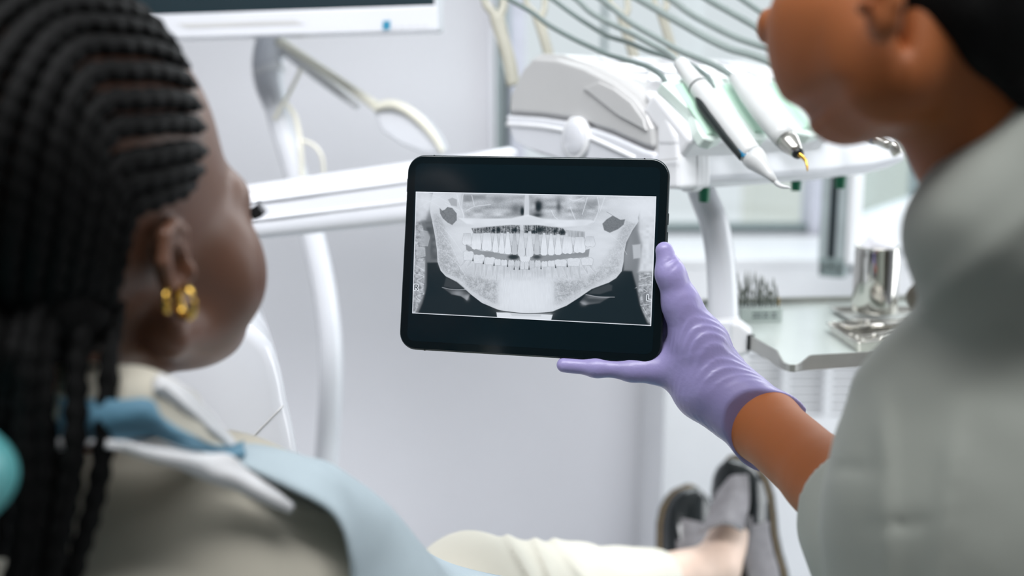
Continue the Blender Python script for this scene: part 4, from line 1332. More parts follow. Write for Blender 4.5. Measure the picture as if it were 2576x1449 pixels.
ca.data.foreach_set('color', np.concatenate([colr, np.ones(colr.shape[:2] + (1,))], -1).astype(np.float32).ravel())

# ================================================================== PEOPLE: shared helpers
def proj(P):
    """camera pixel and depth of world points (only used to shape hairlines and cuffs in the body's own region)"""
    q = P - np.array((0, 0, Z0))
    d = q[..., 1] * CP - q[..., 2] * SP
    y = q[..., 1] * SP + q[..., 2] * CP
    return CX + F_PX * q[..., 0] / d, CY - F_PX * y / d, d


def bounds(pts, pad):
    A = np.array([list(p) for p in pts])
    return A.min(0) - pad, A.max(0) + pad


def caps_sdf(segs, k):
    """segs = [(a, b, ra, rb)] -> smooth union of tapered limbs"""
    return lambda P: union(P, [lambda P, s=s: s_cap(P, *s) for s in segs], k)


CAMX, CAMY, CAMZ = np.array((1, 0, 0)), np.array((0, SP, CP)), np.array((0, CP, -SP))
CAMM = np.stack([CAMX, CAMY, CAMZ], 1)           # columns: right, up, depth


def E_(px, py, d, rx, ry, rz):
    """ellipsoid: radii rx, ry in pixels at that depth, rz in metres along the line of sight"""
    return lambda P: s_ell(P, W(px, py, d), (rx * d / F_PX, ry * d / F_PX, rz), CAMM)


def C_(a, b, k=1.0):
    (ax, ay, ad, ar), (bx, by, bd, br) = a, b
    return lambda P: s_cap(P, W(ax, ay, ad), W(bx, by, bd), ar * ad / F_PX * k, br * bd / F_PX * k)


def join(parts):
    vs, qs, n = [], [], 0
    for v, q in parts:
        vs.append(v)
        qs.append(q + n)
        n += len(v)
    return np.vstack(vs), np.vstack(qs)


# ================================================================== DENTIST
den_foot = Vector((0.42, 0.66, 0.0))
dn = empty('person', den_foot, 'dentist in a white coat and lilac glove holding up the tablet', 'person')
m_skin = mat('tan_skin', (166, 98, 56), 0.55, var=0.06, scale=14, sss=0.12, bump=0.06, bscale=500, spec=0.3)
m_glove = mat('lilac_nitrile_glove', (150, 142, 190), 0.36, var=0.05, scale=30, bump=0.12, bscale=260)
m_coat = mat('white_coat_cotton', (166, 170, 162), 0.85, var=0.03, scale=12, bump=0.15, bscale=700, sheen=0.2)  # white coat toned grey-green, its shade put into the colour
m_hair = mat('black_hair', (9, 9, 9), 0.6, var=0.25, scale=160, bump=0.4, bscale=420, spec=0.14)
m_coat_shade = mat('coat_far_side_shade', (176, 170, 156), 0.85, var=0.04, scale=14)  # beige copy of the coat, shade of its far side put into colour

# --- gloved hand: thumb up the tablet edge, little finger under it, three fingers behind
hand_parts = [
    C_((1671, 630, .866, 22), (1687, 690, .866, 34)), C_((1687, 690, .866, 34), (1714, 765, .869, 45)), C_((1714, 765, .869, 45), (1758, 868, .874, 72)),
    C_((1758, 868, .874, 72), (1786, 965, .876, 92)), C_((1725, 912, .886, 74), (1786, 965, .878, 92)), C_((1786, 965, .878, 92), (1852, 1016, .869, 88)),
    C_((1852, 1016, .869, 88), (1935, 1082, .861, 96)), C_((1935, 1082, .861, 96), (1965, 1108, .857, 100)),
    C_((1419, 918, .893, 19), (1500, 925, .888, 21)), C_((1500, 925, .888, 21), (1590, 930, .884, 27)), C_((1590, 930, .884, 27), (1720, 925, .884, 62)),
]
behind = [
    C_((1712, 850, .905, 46), (1640, 850, .905, 27)), C_((1640, 850, .905, 27), (1560, 835, .907, 24)), C_((1560, 835, .907, 24), (1490, 815, .911, 21)),
    C_((1722, 810, .905, 44), (1650, 780, .905, 27)), C_((1650, 780, .905, 27), (1570, 740, .907, 24)), C_((1570, 740, .907, 24), (1500, 715, .912, 21)),
    C_((1716, 880, .903, 46), (1640, 895, .901, 26)), C_((1640, 895, .901, 26), (1560, 885, .903, 23)), C_((1560, 885, .903, 23), (1500, 870, .908, 20)),
]
WR, EL = W(1920, 1068, .862), W(2230, 1345, .705)
arm_ax = np.array((EL - WR).normalized())
cuff_n = np.array(((W(1922, 1069, .862) - W(1812, 968, .878)).normalized()))
# the cuff runs square to the forearm as the photograph shows it
cu_a, cu_b = W(1981, 994, .852), W(1858, 1142, .858)
cu_v = np.array((cu_b - cu_a).normalized())
cuff_n = np.cross(np.cross(cu_v, arm_ax), cu_v)
cuff_n /= np.linalg.norm(cuff_n)
cuff_p = np.array((cu_a + cu_b) / 2)


def hand_core(P):
    a = union(P, hand_parts, 0.008)
    b = union(P, behind, 0.006)
    return smin(a, b, 0.006)


def glove_sdf(P):
    d = hand_core(P)
    s = (P - cuff_p) @ cuff_n                                   # metres before the cuff edge are negative
    px, py, _ = proj(P)
    ph = s / 0.0047 + 0.75 * vnoise(P, 45, 4)
    m = np.clip((s + 0.056) / 0.016, 0, 1) * np.clip((-s - 0.004) / 0.012, 0, 1)
    side = np.clip((1010 + (px - 1850) * 0.8 - py) / 60 + 0.75, 0.25, 1.0)
    d = d - 0.00062 * m * side * (0.65 + 0.5 * vnoise(P, 70, 14)) * (np.abs(np.sin(ph * np.pi)) ** 4 * 2 - 0.6)
    # creases at the thumb joint
    for cx, cy, ang in ((1690, 655, 0.5), (1700, 668, 0.75), (1697, 640, 0.9)):
        r = np.hypot(px - cx, py - cy)
        q = (px - cx) * math.sin(ang) + (py - cy) * math.cos(ang)
        d = d + 0.0006 * np.exp(-(q / 3.0) ** 2) * np.exp(-(r / 22) ** 2)
    d = d + 0.00025 * vnoise(P, 170, 9)
    flare = 0.0012 * np.clip((s + 0.012) / 0.012, 0, 1)
    return smax(d - flare, s, 0.0015)


pts = [W(1390, 960, .90), W(1980, 1160, .83), W(1660, 590, .84), W(1400, 700, .93), W(1900, 900, .93), W(1900, 1200, .82)]
lo, hi = bounds(pts, 0.02)
V, Q = nets(glove_sdf, lo, hi, 0.0012)
gl = fast_mesh('glove', V, Q, m_glove, dn, 'lilac nitrile glove wrinkled at the wrist')
# rolled cuff edge
u1 = np.cross(cuff_n, (0, 0, 1))
u1 /= np.linalg.norm(u1)
u2 = np.cross(cuff_n, u1)
ring = []
for a in np.linspace(0, 2 * np.pi, 41):
    dr = u1 * math.cos(a) + u2 * math.sin(a)
    t = 0.02
    c0 = np.array(WR) + arm_ax * ((cuff_p - np.array(WR)) @ cuff_n) / (arm_ax @ cuff_n)
    for _ in range(40):
        t += float(-hand_core((c0 + dr * t)[None])[0]) * 0.8
    ring.append(c0 + dr * (t + 0.0009) - cuff_n * 0.0008)
tube('cuff_bead', ring, 0.0013, m_glove, gl, 10, steps=160)

# --- head, neck, forearm: the skin
head_parts = [E_(2375, -140, .60, 345, 330, .088), E_(2092, 70, .60, 152, 185, .050), C_((2110, 80, .59, 140), (2215, 90, .56, 170)), E_(2124, 195, .592, 138, 118, .040),
              C_((2122, 286, .60, 60), (2150, 262, .59, 74)), C_((2150, 262, .59, 74), (2240, 190, .545, 132))]
neck_p = [C_((2412, 40, .560, 208), (2505, 300, .582, 205)), C_((2505, 300, .582, 205), (2580, 480, .605, 225))]


def den_head(P):
    d = union(P, head_parts, 0.020)
    d = smin(d, union(P, neck_p, 0.02), 0.022)
    d = smax(d, -E_(2014, 284, .60, 26, 20, .06)(P), 0.010)            # hollow under the lip
    d = smin(d, E_(1936, 66, .655, 31, 46, .014)(P), 0.006)            # nose
    d = smin(d, E_(1990, 226, .630, 16, 12, .010)(P), 0.005)           # lips
    d = smin(d, E_(2004, 246, .630, 14, 9, .010)(P), 0.004)
    # ear
    ear = smin(E_(2222, 62, .496, 36, 50, .011)(P), E_(2216, -50, .500, 44, 110, .014)(P), 0.006)
    hel = smin(C_((2246, 70, .490, 15), (2256, 10, .486, 16))(P), C_((2256, 10, .486, 16), (2256, -60, .486, 17))(P), 0.004)
    ear = smin(ear, hel, 0.004)
    ear = smax(ear, -E_(2194, -2, .484, 24, 36, .014)(P), 0.003)
    ear = smin(ear, E_(2172, 16, .494, 14, 22, .008)(P), 0.004)
    d = smax(d, -E_(2276, 30, .522, 12, 90, .022)(P), 0.010)           # crease behind the ear
    d = smin(d, ear, 0.005)
    return d


lo, hi = bounds([W(1880, 480, .70), W(2760, -480, .70), W(2300, 480, .46), W(2700, -200, .46)], 0.02)
V1, Q1 = nets(den_head, lo, hi, 0.0022)
fore = [(WR - Vector(arm_ax) * 0.06, WR, 0.024, 0.0295), (WR, W(2075, 1205, .782), 0.0298, 0.0300), (W(2075, 1205, .782), EL, 0.0300, 0.040)]
SHO = W(2560, 980, .60)
V2, Q2 = nets(caps_sdf(fore, 0.01), *bounds([WR, EL], 0.06), 0.0022)
hip = Vector((0.52, 0.60, 0.62))
kn1, kn2 = Vector((0.42, 0.98, 0.56)), Vector((0.66, 0.98, 0.56))
REL0 = Vector((0.60, 0.74, 0.96))
body = [(W(2700, 760, .66), hip, 0.03, 0.08), (SHO, EL, 0.04, 0.036), (W(2600, 500, .61), W(2700, 760, .66), 0.035, 0.03), (REL0, Vector((0.44, 0.98, 0.80)), 0.04, 0.03), (Vector((0.44, 0.98, 0.80)), Vector((0.40, 1.04, 0.72)), 0.032, 0.025)]
V3, Q3 = nets(caps_sdf(body, 0.03), *bounds([W(2580, 480, .61), hip, EL, SHO, Vector((0.40, 1.04, 0.72))], 0.15), 0.008)
V, Q = join([(V1, Q1), (V2, Q2), (V3, Q3)])
fast_mesh('body', V, Q, m_skin, dn)


def den_hair(P):
    px, py, d = proj(P)
    ln = -((px - 2238) * 0.62 - (py - 20) * 0.785) * d / F_PX
    h = union(P, head_parts[:1], 0.01)
    h = smin(h, union(P, neck_p, 0.02), 0.03)
    return smax(h - 0.009 + 0.0012 * vnoise(P, 220, 5), ln + 0.003 * vnoise(P, 90, 6), 0.012)


V, Q = nets(den_hair, *bounds([W(2200, 300, .70), W(2760, -480, .70), W(2300, 300, .46), W(2700, -480, .46)], 0.02), 0.003)
fast_mesh('hair', V, Q, m_hair, dn, 'short black hair')

# --- white coat
cf_a, cf_b = W(2162, 1085, .745), W(2128, 1322, .755)
cf_v = np.array((cf_b - cf_a).normalized())
cf_n = np.cross(np.cross(cf_v, arm_ax), cf_v)
cf_n /= np.linalg.norm(cf_n)
cf_p = np.array((cf_a + cf_b) / 2)


RSH, REL = Vector((0.475, 0.74, 1.235)), Vector((0.60, 0.74, 0.96))


def coat_sdf(P):
    sh = E_(2552, 1372, .62, 478, 690, .105)(P)
    sl = smin(C_((2030, 1160, .80, 106), (2262, 1400, .705, 190))(P), C_((2262, 1400, .705, 190), (2500, 1250, .62, 330))(P), 0.03)
    s = (P - cf_p) @ cf_n
    sl = smax(sl, -s, 0.004)
    ch = smin(C_((2525, 590, .562, 205), (2712, 365, .545, 208))(P), C_((2530, 600, .562, 200), (2700, 1150, .64, 360))(P), 0.03)
    bk = smin(s_cap(P, W(2700, 1150, .66), hip, 0.10, 0.15), s_cap(P, RSH - UZ * 0.03, hip, 0.085, 0.14), 0.04)
    bk = smin(bk, s_cap(P, W(2722, 372, .560), RSH, 0.040, 0.066), 0.03)
    bk = smin(bk, s_cap(P, RSH, REL, 0.064, 0.052), 0.03)
    d = smin(smin(sh, sl, 0.02), smin(ch, bk, 0.03), 0.018)
    px, py, _ = proj(P)
    # soft vertical folds of the sleeve and back
    d = d - 0.0040 * np.exp(-((px - 2225 - 0.02 * (py - 1100)) / 26) ** 2) * np.clip((py - 950) / 120, 0, 1)
    d = d - 0.0045 * np.exp(-((px - 2395 + 0.12 * (py - 1200)) / 34) ** 2) * np.clip((py - 980) / 160, 0, 1)
    d = d - 0.0030 * np.exp(-((px + 1.15 * py - 3220) / 60) ** 2)
    d = d + 0.0022 * np.exp(-(((py - 1180 - 0.1 * (px - 2150)) / 12) ** 2)) * np.exp(-((px - 2150) / 50) ** 2)
    d = d + 0.0022 * np.exp(-(((py - 1320 + 0.06 * (px - 2250)) / 14) ** 2)) * np.exp(-((px - 2270) / 70) ** 2)
    d = d + 0.0032 * vnoise(P, 34, 11) + 0.0007 * vnoise(P, 110, 12)
    return d


V, Q = nets(coat_sdf, *bounds([W(2030, 1480, .82), W(2860, 180, .52), W(2860, 180, .75), hip + Vector((0.1, 0.1, 0)), hip - Vector((0.1, 0.1, 0.1)), W(2400, 1500, .50), RSH, REL], 0.06), 0.004)
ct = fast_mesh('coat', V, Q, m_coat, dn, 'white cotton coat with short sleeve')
# rolled edge of the sleeve, lit from behind
ring = []
e1 = np.cross(cf_n, (0, 0, 1))
e1 /= np.linalg.norm(e1)
e2 = np.cross(cf_n, e1)
c0 = np.array(WR) + arm_ax * ((cf_p - np.array(WR)) @ cf_n) / (arm_ax @ cf_n)
sleeve_f = C_((2030, 1160, .80, 106), (2262, 1400, .705, 190))
for a in np.linspace(0, 2 * np.pi, 37):
    dr = e1 * math.cos(a) + e2 * math.sin(a)
    t = 0.02
    for _ in range(40):
        t -= float(sleeve_f((c0 + dr * t + cf_n * 0.002)[None])[0]) * 0.8
    ring.append(c0 + dr * t + cf_n * 0.002)
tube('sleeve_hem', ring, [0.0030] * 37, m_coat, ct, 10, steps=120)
# far front edges of the coat, seen past the chest
sheet('lapel', [[W(2345, 470, .66), W(2322, 500, .66), W(2301, 560, .66), W(2310, 612, .66), W(2345, 665, .66)],
                [W(2420, 470, .66), W(2400, 520, .65), W(2380, 570, .65), W(2390, 620, .65), W(2410, 660, .65)]], m_coat_shade, dn, 30, 8, 0.004)
sheet('coat_front', [[W(2345, 672, .67), W(2322, 700, .67), W(2288, 732, .67), W(2284, 752, .67), W(2294, 775, .67)],
                     [W(2420, 690, .65), W(2400, 720, .65), W(2370, 760, .65), W(2360, 780, .65), W(2360, 800, .65)]], m_coat_shade, dn, 30, 8, 0.004)
leg_segs = [(hip - Vector((0.07, 0, 0)), kn1, 0.095, 0.07), (kn1, Vector((0.42, 0.95, 0.09)), 0.068, 0.05), (hip + Vector((0.07, 0, 0)), kn2, 0.095, 0.07), (kn2, Vector((0.66, 0.95, 0.09)), 0.068, 0.05),
            (Vector((0.42, 0.95, 0.05)), Vector((0.41, 1.12, 0.035)), 0.048, 0.034), (Vector((0.66, 0.95, 0.05)), Vector((0.67, 1.12, 0.035)), 0.048, 0.034)]
V, Q = nets(caps_sdf(leg_segs, 0.02), (0.25, 0.4, 0.0), (0.85, 1.25, 0.8), 0.01)
fast_mesh('trousers', V, Q, mat('white_trousers', (214, 216, 216), 0.85, var=0.03, scale=12), dn)

# ================================================================== PATIENT
th_ = math.radians(32)
al_ = math.radians(9)
pR = Vector((math.cos(th_), -math.sin(th_), 0))
pF0 = Vector((math.sin(th_), math.cos(th_), 0))
pF = pF0 * math.cos(al_) + UZ * math.sin(al_)
pU = UZ * math.cos(al_) - pF0 * math.sin(al_)
HS = 1.0
HC = W(450, 672, .580) - pR * 0.075 * HS - pU * 0.004 * HS
HM = np.stack([np.array(pR), np.array(pF), np.array(pU)], 1)


def hl(x, y, z): return HC + (pR * x + pF * y + pU * z) * HS          # head-local to world


pt_seat = Vector((-0.2, 0.8, 0.0))
pn = empty('person', pt_seat, 'patient with black cornrow braids and gold earrings looking at the tablet', 'person')
m_dskin = mat('deep_brown_skin', (112, 76, 58), 0.42, var=0.06, scale=14, sss=0.06, bump=0.06, bscale=500)
m_shirt = mat('cream_shirt', (214, 208, 192), 0.85, var=0.04, scale=16, bump=0.2, bscale=700, sheen=0.15)
m_bib = mat('pale_blue_bib', (192, 208, 216), 0.7, var=0.05, scale=30, bump=0.2, bscale=600)
m_strap = mat('blue_bib_strap', (96, 142, 166), 0.6, var=0.08, scale=30, bump=0.2, bscale=300)
m_piping = mat('white_fold', (236, 236, 238), 0.7, var=0.03, scale=30)
m_goldj = mat('polished_gold', (226, 184, 88), 0.18, 1.0, var=0.04, scale=60)

PD = 0.90
_W = W


def WQ(x, y, d): return _W(x, y, d * PD)


NB = WQ(235, 1130, .76)


def pell(c, r): return lambda P: s_ell(P, hl(*c), [v * HS for v in r], HM)
def pcap(a, b, ra, rb=None): return lambda P: s_cap(P, hl(*a), hl(*b), ra * HS, (ra if rb is None else rb) * HS)


def skull(P):
    return union(P, [pell((0, -0.012, 0.060), (0.078, 0.102, 0.104)), pell((0, 0.040, 0.000), (0.060, 0.056, 0.074))], 0.02)


ear_pts = [(0.070, 0.010, 0.004), (0.075, 0.008, 0.022), (0.080, -0.002, 0.030), (0.085, -0.014, 0.026), (0.088, -0.021, 0.010), (0.086, -0.019, -0.008), (0.080, -0.011, -0.022)]


def pat_face(P):
    d = skull(P)
    for p in (pell((0, 0.048, -0.046), (0.045, 0.042, 0.036)), pell((0.046, 0.058, -0.018), (0.022, 0.026, 0.034)), pell((-0.046, 0.058, -0.018), (0.022, 0.026, 0.034)),
              pcap((0.054, 0.000, -0.040), (0.018, 0.066, -0.066), 0.014, 0.013), pcap((-0.054, 0.000, -0.040), (-0.018, 0.066, -0.066), 0.014, 0.013)):
        d = smin(d, p(P), 0.022)
    d = smin(d, pell((0, 0.082, -0.072), (0.018, 0.014, 0.014))(P), 0.014)                         # chin
    d = smin(d, pcap((-0.040, 0.075, 0.026), (0.040, 0.075, 0.026), 0.013)(P), 0.014)              # brow
    for s in (-1, 1):
        d = smax(d, -pell((s * 0.036, 0.104, 0.006), (0.016, 0.014, 0.011))(P), 0.012)             # eye sockets
        d = smin(d, pell((s * 0.033, 0.083, 0.006), (0.012, 0.011, 0.010))(P), 0.005)
    d = smin(d, pcap((0, 0.094, 0.012), (0, 0.112, -0.026), 0.006, 0.011)(P), 0.010)               # nose
    d = smin(d, pell((0.012, 0.102, -0.031), (0.008, 0.009, 0.007))(P), 0.006)
    d = smin(d, pell((-0.012, 0.102, -0.031), (0.008, 0.009, 0.007))(P), 0.006)
    d = smin(d, pell((0, 0.091, -0.044), (0.022, 0.009, 0.005))(P), 0.006)                         # lips
    d = smin(d, pell((0, 0.090, -0.053), (0.019, 0.009, 0.006))(P), 0.005)
    nk0, nk1 = hl(-0.012, -0.036, -0.045), NB
    d = smin(d, s_cap(P, nk0, nk1, 0.049, 0.050), 0.020)
    return d


def ear_part(P, s):
    M = lambda q: (0.073 * s + (q[0] - 0.073) * s * 0.86, q[1] * 0.86, q[2] * 0.86 + 0.004)
    q3 = lambda r: [v * 0.86 for v in r]
    e = pell(M((0.076, -0.006, 0.004)), q3((0.007, 0.013, 0.026)))(P)
    rim = None
    for a, b in zip(ear_pts[:-1], ear_pts[1:]):
        v = pcap(M(a), M(b), 0.0038)(P)
        rim = v if rim is None else smin(rim, v, 0.002)
    e = smin(e, rim, 0.003)
    e = smin(e, pell(M((0.077, -0.004, -0.026)), q3((0.0058, 0.0085, 0.010)))(P), 0.004)           # lobe
    e = smax(e, -pell(M((0.088, -0.004, 0.003)), q3((0.014, 0.0085, 0.0145)))(P), 0.002)           # concha
    e = smin(e, pcap(M((0.083, -0.013, 0.016)), M((0.083, -0.014, -0.012)), 0.0022)(P), 0.003)
    e = smin(e, pell(M((0.077, 0.006, -0.004)), q3((0.006, 0.004, 0.007)))(P), 0.003)              # tragus
    return e


def pat_head(P):
    d = pat_face(P)
    for s in (-1, 1):
        sel = np.linalg.norm(P - np.array(hl(0.078 * s, -0.005, 0.004)), axis=-1) < 0.06
        if sel.any():
            d[sel] = smin(d[sel], ear_part(P[sel], s), 0.003)
    return d


lo, hi = bounds([hl(0.1, 0.13, 0.14), hl(-0.1, -0.13, 0.14), hl(0.1, -0.13, -0.14), hl(-0.1, 0.13, -0.14), NB], 0.03)
lo[2] = NB.z - 0.02
V1, Q1 = nets(pat_head, lo, hi, 0.0020)
hipP = Vector((-0.20, 0.80, 0.58))
kneeR, ankR, footR = W(1185, 1492, 1.15), W(1650, 1455, 1.52), W(1856, 1305, 1.635)
kneeL, ankL, footL = W(1150, 1580, 1.28), W(1560, 1530, 1.66), W(1730, 1440, 1.72)
SL, SRr = WQ(210, 1330, .80), WQ(740, 1440, .76)
bsegs = [(NB, hipP + UZ * 0.05, 0.04, 0.09), (SL, SRr, 0.025, 0.025), (hipP + pR * 0.06, kneeR, 0.065, 0.05), (kneeR, ankR, 0.05, 0.034), (ankR, W(1800, 1428, 1.58), 0.034, 0.036), (W(1800, 1428, 1.58), footR, 0.036, 0.028),
         (hipP - pR * 0.06, kneeL, 0.065, 0.05), (kneeL, ankL, 0.05, 0.034), (ankL, footL, 0.034, 0.034)]
V2, Q2 = nets(caps_sdf(bsegs, 0.012), *bounds([NB, hipP, kneeR, kneeL, footR, footL, SL, SRr], 0.13), 0.005)
V, Q = join([(V1, Q1), (V2, Q2)])
pb_ = fast_mesh('body', V, Q, [m_dskin, mat('ankle_skin_light_painted', (242, 212, 194), 0.5, var=0.10, scale=22)], pn)  # ankle and foot skin painted paler, strong light put into the colour
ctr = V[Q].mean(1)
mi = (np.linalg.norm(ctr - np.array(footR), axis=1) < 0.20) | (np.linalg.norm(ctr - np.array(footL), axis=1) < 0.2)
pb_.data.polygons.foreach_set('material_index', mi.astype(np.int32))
# eyelashes
for s in (1,):
    ce = hl(0.040 * s, 0.096, 0.012)
    for k in range(7):
        a = hl(0.030 + 0.004 * k, 0.098 - 0.003 * k, 0.010)
        tube('eyelash', [a, a + pF * 0.005 + pR * 0.002 + pU * 0.001, a + pF * 0.009 + pR * 0.004 + pU * 0.004], [0.0009, 0.0007, 0.0003], m_hair, pn, 6, steps=8)

# --- cornrows: plaits lying on the scalp from hairline to nape
C0 = np.array(hl(0, -0.012, 0.03))


def on_skull(dirs):
    """radial hit of directions with the head surface"""
    dirs = dirs / np.linalg.norm(dirs, axis=1)[:, None]
    t = np.full(len(dirs), 0.20)
    for _ in range(40):
        t -= pat_face(C0 + dirs * t[:, None]) * 0.7
    return C0 + dirs * t[:, None], dirs


def ldir(p): return np.array(hl(*p)) - C0


NROW = 12
starts = catmull([(0.004, 0.056, 0.150), (0.032, 0.056, 0.130), (0.054, 0.050, 0.104), (0.066, 0.042, 0.076), (0.071, 0.034, 0.056), (0.073, 0.020, 0.046)], NROW)
mids = catmull([(0.012, -0.030, 0.165), (0.050, -0.035, 0.135), (0.075, -0.035, 0.075), (0.081, -0.035, 0.055), (0.080, -0.030, 0.040)], NROW)
ends = catmull([(0.006, -0.115, -0.010), (0.020, -0.110, -0.035), (0.036, -0.098, -0.055), (0.050, -0.080, -0.066), (0.058, -0.055, -0.062)], NROW)
hair_root = empty('braided_hair', HC)
hair_root.parent = pn
hair_root.location = HC - pn.location
hair_root['label'] = 'black cornrow braids running back from the forehead'


def plait(name, C, r, parent, per=0.011):
    """three-strand look: one lumpy tube whose swelling alternates from side to side"""
    C = np.asarray(C)
    L = np.r_[0, np.cumsum(np.linalg.norm(np.diff(C, axis=0), axis=1))]
    n = max(20, int(L[-1] / 0.0022))
    P = np.stack([np.interp(np.linspace(0, L[-1], n), L, C[:, i]) for i in range(3)], 1)
    s = np.linspace(0, L[-1], n)
    T = np.gradient(P, axis=0)
    T /= np.linalg.norm(T, axis=1)[:, None]
    out = P - C0
    out -= T * (out * T).sum(1)[:, None]
    out /= np.linalg.norm(out, axis=1)[:, None] + 1e-9
    sd = np.cross(T, out)
    m = 12
    a = np.linspace(0, 2 * np.pi, m, endpoint=False)
    env = np.clip(np.minimum(s / 0.02 + 0.35, 1.0), 0, 1)
    ph = 2 * np.pi * s / per
    rr = r * env[:, None] * (1 + 0.10 * np.cos(ph[:, None] + a[None] * 2) * np.abs(np.cos(a))[None] + 0.05 * np.cos(ph)[:, None])
    Vv = P[:, None] + rr[..., None] * (np.cos(a)[None, :, None] * sd[:, None] + 0.8 * np.sin(a)[None, :, None] * out[:, None])
    idx = np.arange(n * m).reshape(n, m)
    q = np.stack([idx[:-1], np.roll(idx[:-1], -1, 1), np.roll(idx[1:], -1, 1), idx[1:]], -1).reshape(-1, 4)
    o = fast_mesh(name, Vv.reshape(-1, 3), q, m_hair)
    o.parent = parent
    pl_ = parent.location + (parent.parent.location if parent.parent else Vector())
    o.matrix_parent_inverse = Matrix.Translation(-pl_)
    return o


for sgn in (1, -1, 0):
    for k in range(NROW if sgn else 1):
        f = lambda p: ldir((p[0] * sgn, p[1], p[2]))
        ctrl = np.stack([f(starts[k]), f((np.array(starts[k]) * 0.5 + np.array(mids[k]) * 0.62)), f(mids[k]), f((np.array(mids[k]) * 0.55 + np.array(ends[k]) * 0.55)), f(ends[k])])
        ctrl /= np.linalg.norm(ctrl, axis=1)[:, None]
        dd = catmull(ctrl, 60)
        S_, n_ = on_skull(dd)
        plait('cornrow', S_ + n_ * 0.0022, 0.0064, hair_root)
# loose braids hanging from the nape
def CQ(a, b):
    return C_((a[0], a[1], a[2] * PD, a[3]), (b[0], b[1], b[2] * PD, b[3]))


hang = [([(300, 700, .66), (292, 800, .63), (276, 890, .61), (272, 960, .605), (264, 1080, .60), (250, 1200, .60), (222, 1320, .60), (188, 1430, .60), (160, 1560, .60)], 27),
        ([(240, 690, .64), (215, 800, .61), (196, 900, .60), (192, 1000, .595), (188, 1120, .59), (172, 1250, .59), (140, 1400, .59), (110, 1560, .59)], 28),
        ([(180, 680, .62), (140, 800, .60), (112, 900, .59), (108, 1020, .585), (104, 1150, .585), (92, 1300, .585), (70, 1450, .585), (60, 1600, .585)], 28),
        ([(140, 680, .61), (90, 800, .59), (68, 920, .58), (64, 1050, .58), (62, 1200, .58), (50, 1350, .58), (30, 1500, .58)], 27),
        ([(100, 680, .61), (50, 800, .59), (26, 920, .58), (18, 1050, .60), (10, 1200, .61), (0, 1400, .61)], 28),
        ([(70, 640, .62), (10, 800, .60), (-20, 950, .60), (-30, 1200, .61), (-40, 1450, .61)], 28),
        ([(210, 680, .66), (170, 800, .65), (152, 900, .645), (148, 1050, .64), (138, 1250, .64), (110, 1500, .64)], 24),
        ([(120, 680, .66), (80, 820, .65), (60, 950, .645), (44, 1150, .64), (30, 1400, .64)], 26),
        ([(160, 680, .655), (118, 820, .645), (96, 960, .64), (84, 1150, .64), (66, 1400, .64)], 26)]
for pts, r in hang:
    Cc = catmull([WQ(*p) for p in pts], 60)
    plait('hanging_braid', Cc, r * 0.6 * PD / F_PX, hair_root, 0.0125)
# gathered mass at the nape where the rows meet
V, Q = nets(lambda P: union(P, [pell((0, -0.100, -0.012), (0.055, 0.024, 0.046)), CQ((120, 560, .64, 120), (170, 800, .62, 110))], 0.02) + 0.0016 * vnoise(P, 300, 8),
            *bounds([hl(-0.08, -0.14, -0.09), hl(0.08, -0.05, 0.06), WQ(0, 500, .60), WQ(300, 950, .68), WQ(0, 950, .56)], 0.02), 0.003)
nm = fast_mesh('nape_hair', V, Q, m_hair)
nm.parent = hair_root
nm.matrix_parent_inverse = Matrix.Translation(-HC)

# --- earrings (two gold hoops in one lobe)
for (px, py, d, R_, r_, sq, lb) in ((418, 757, .560, 0.0052, 0.0023, 0.30, 'small thick gold hoop earring, the rear one in the ear'), (468, 760, .560, 0.0082, 0.0023, 0.70, 'larger gold hoop earring, the front one in the ear')):
    c = W(px, py, d)
    ax1 = Vector((sq, -(1 - sq * sq) ** 0.5, 0))
    prof = [c + ax1 * (R_ * math.cos(a)) + (UZ - ax1 * UZ.dot(ax1)).normalized() * (R_ * math.sin(a)) for a in np.linspace(0.6, 2 * math.pi + 0.3, 33)]
    o = tube('hoop_earring', prof, [r_ * (0.7 + 0.3 * math.sin(math.pi * i / 32)) for i in range(33)], m_goldj, None, 14, steps=80)
    tag(o, lb, 'earring', 'hoop earrings of the patient')

# --- shirt
def shirt_sdf(P):
    d = union(P, [CQ((235, 1275, .735, 195), (500, 1345, .725, 200)), CQ((500, 1345, .725, 200), (790, 1440, .745, 190)), lambda P: s_cap(P, WQ(520, 1500, .74), hipP + UZ * 0.1, 0.10, 0.12),
                  CQ((170, 1235, .69, 110), (560, 1300, .70, 110)), CQ((790, 1440, .745, 190), (960, 1800, .80, 170)), CQ((150, 1330, .76, 180), (60, 1800, .80, 150))], 0.03)
    d = smax(d, -s_cap(P, NB + UZ * 0.3, NB + UZ * 0.01, 0.056, 0.056), 0.006)
    px, py, _ = proj(P)
    d = d + 0.004 * vnoise(P, 26, 21) + 0.0018 * vnoise(P, 60, 22)
    d = d - 0.003 * np.exp(-((py - 1225 - 0.3 * (px - 600)) / 16) ** 2) * (px > 300)
    return d


V, Q = nets(shirt_sdf, *bounds([WQ(-60, 1100, .62), WQ(1010, 1800, .9), WQ(0, 1850, .6), hipP], 0.10), 0.004)
fast_mesh('shirt', V, Q, m_shirt, pn, 'cream shirt')
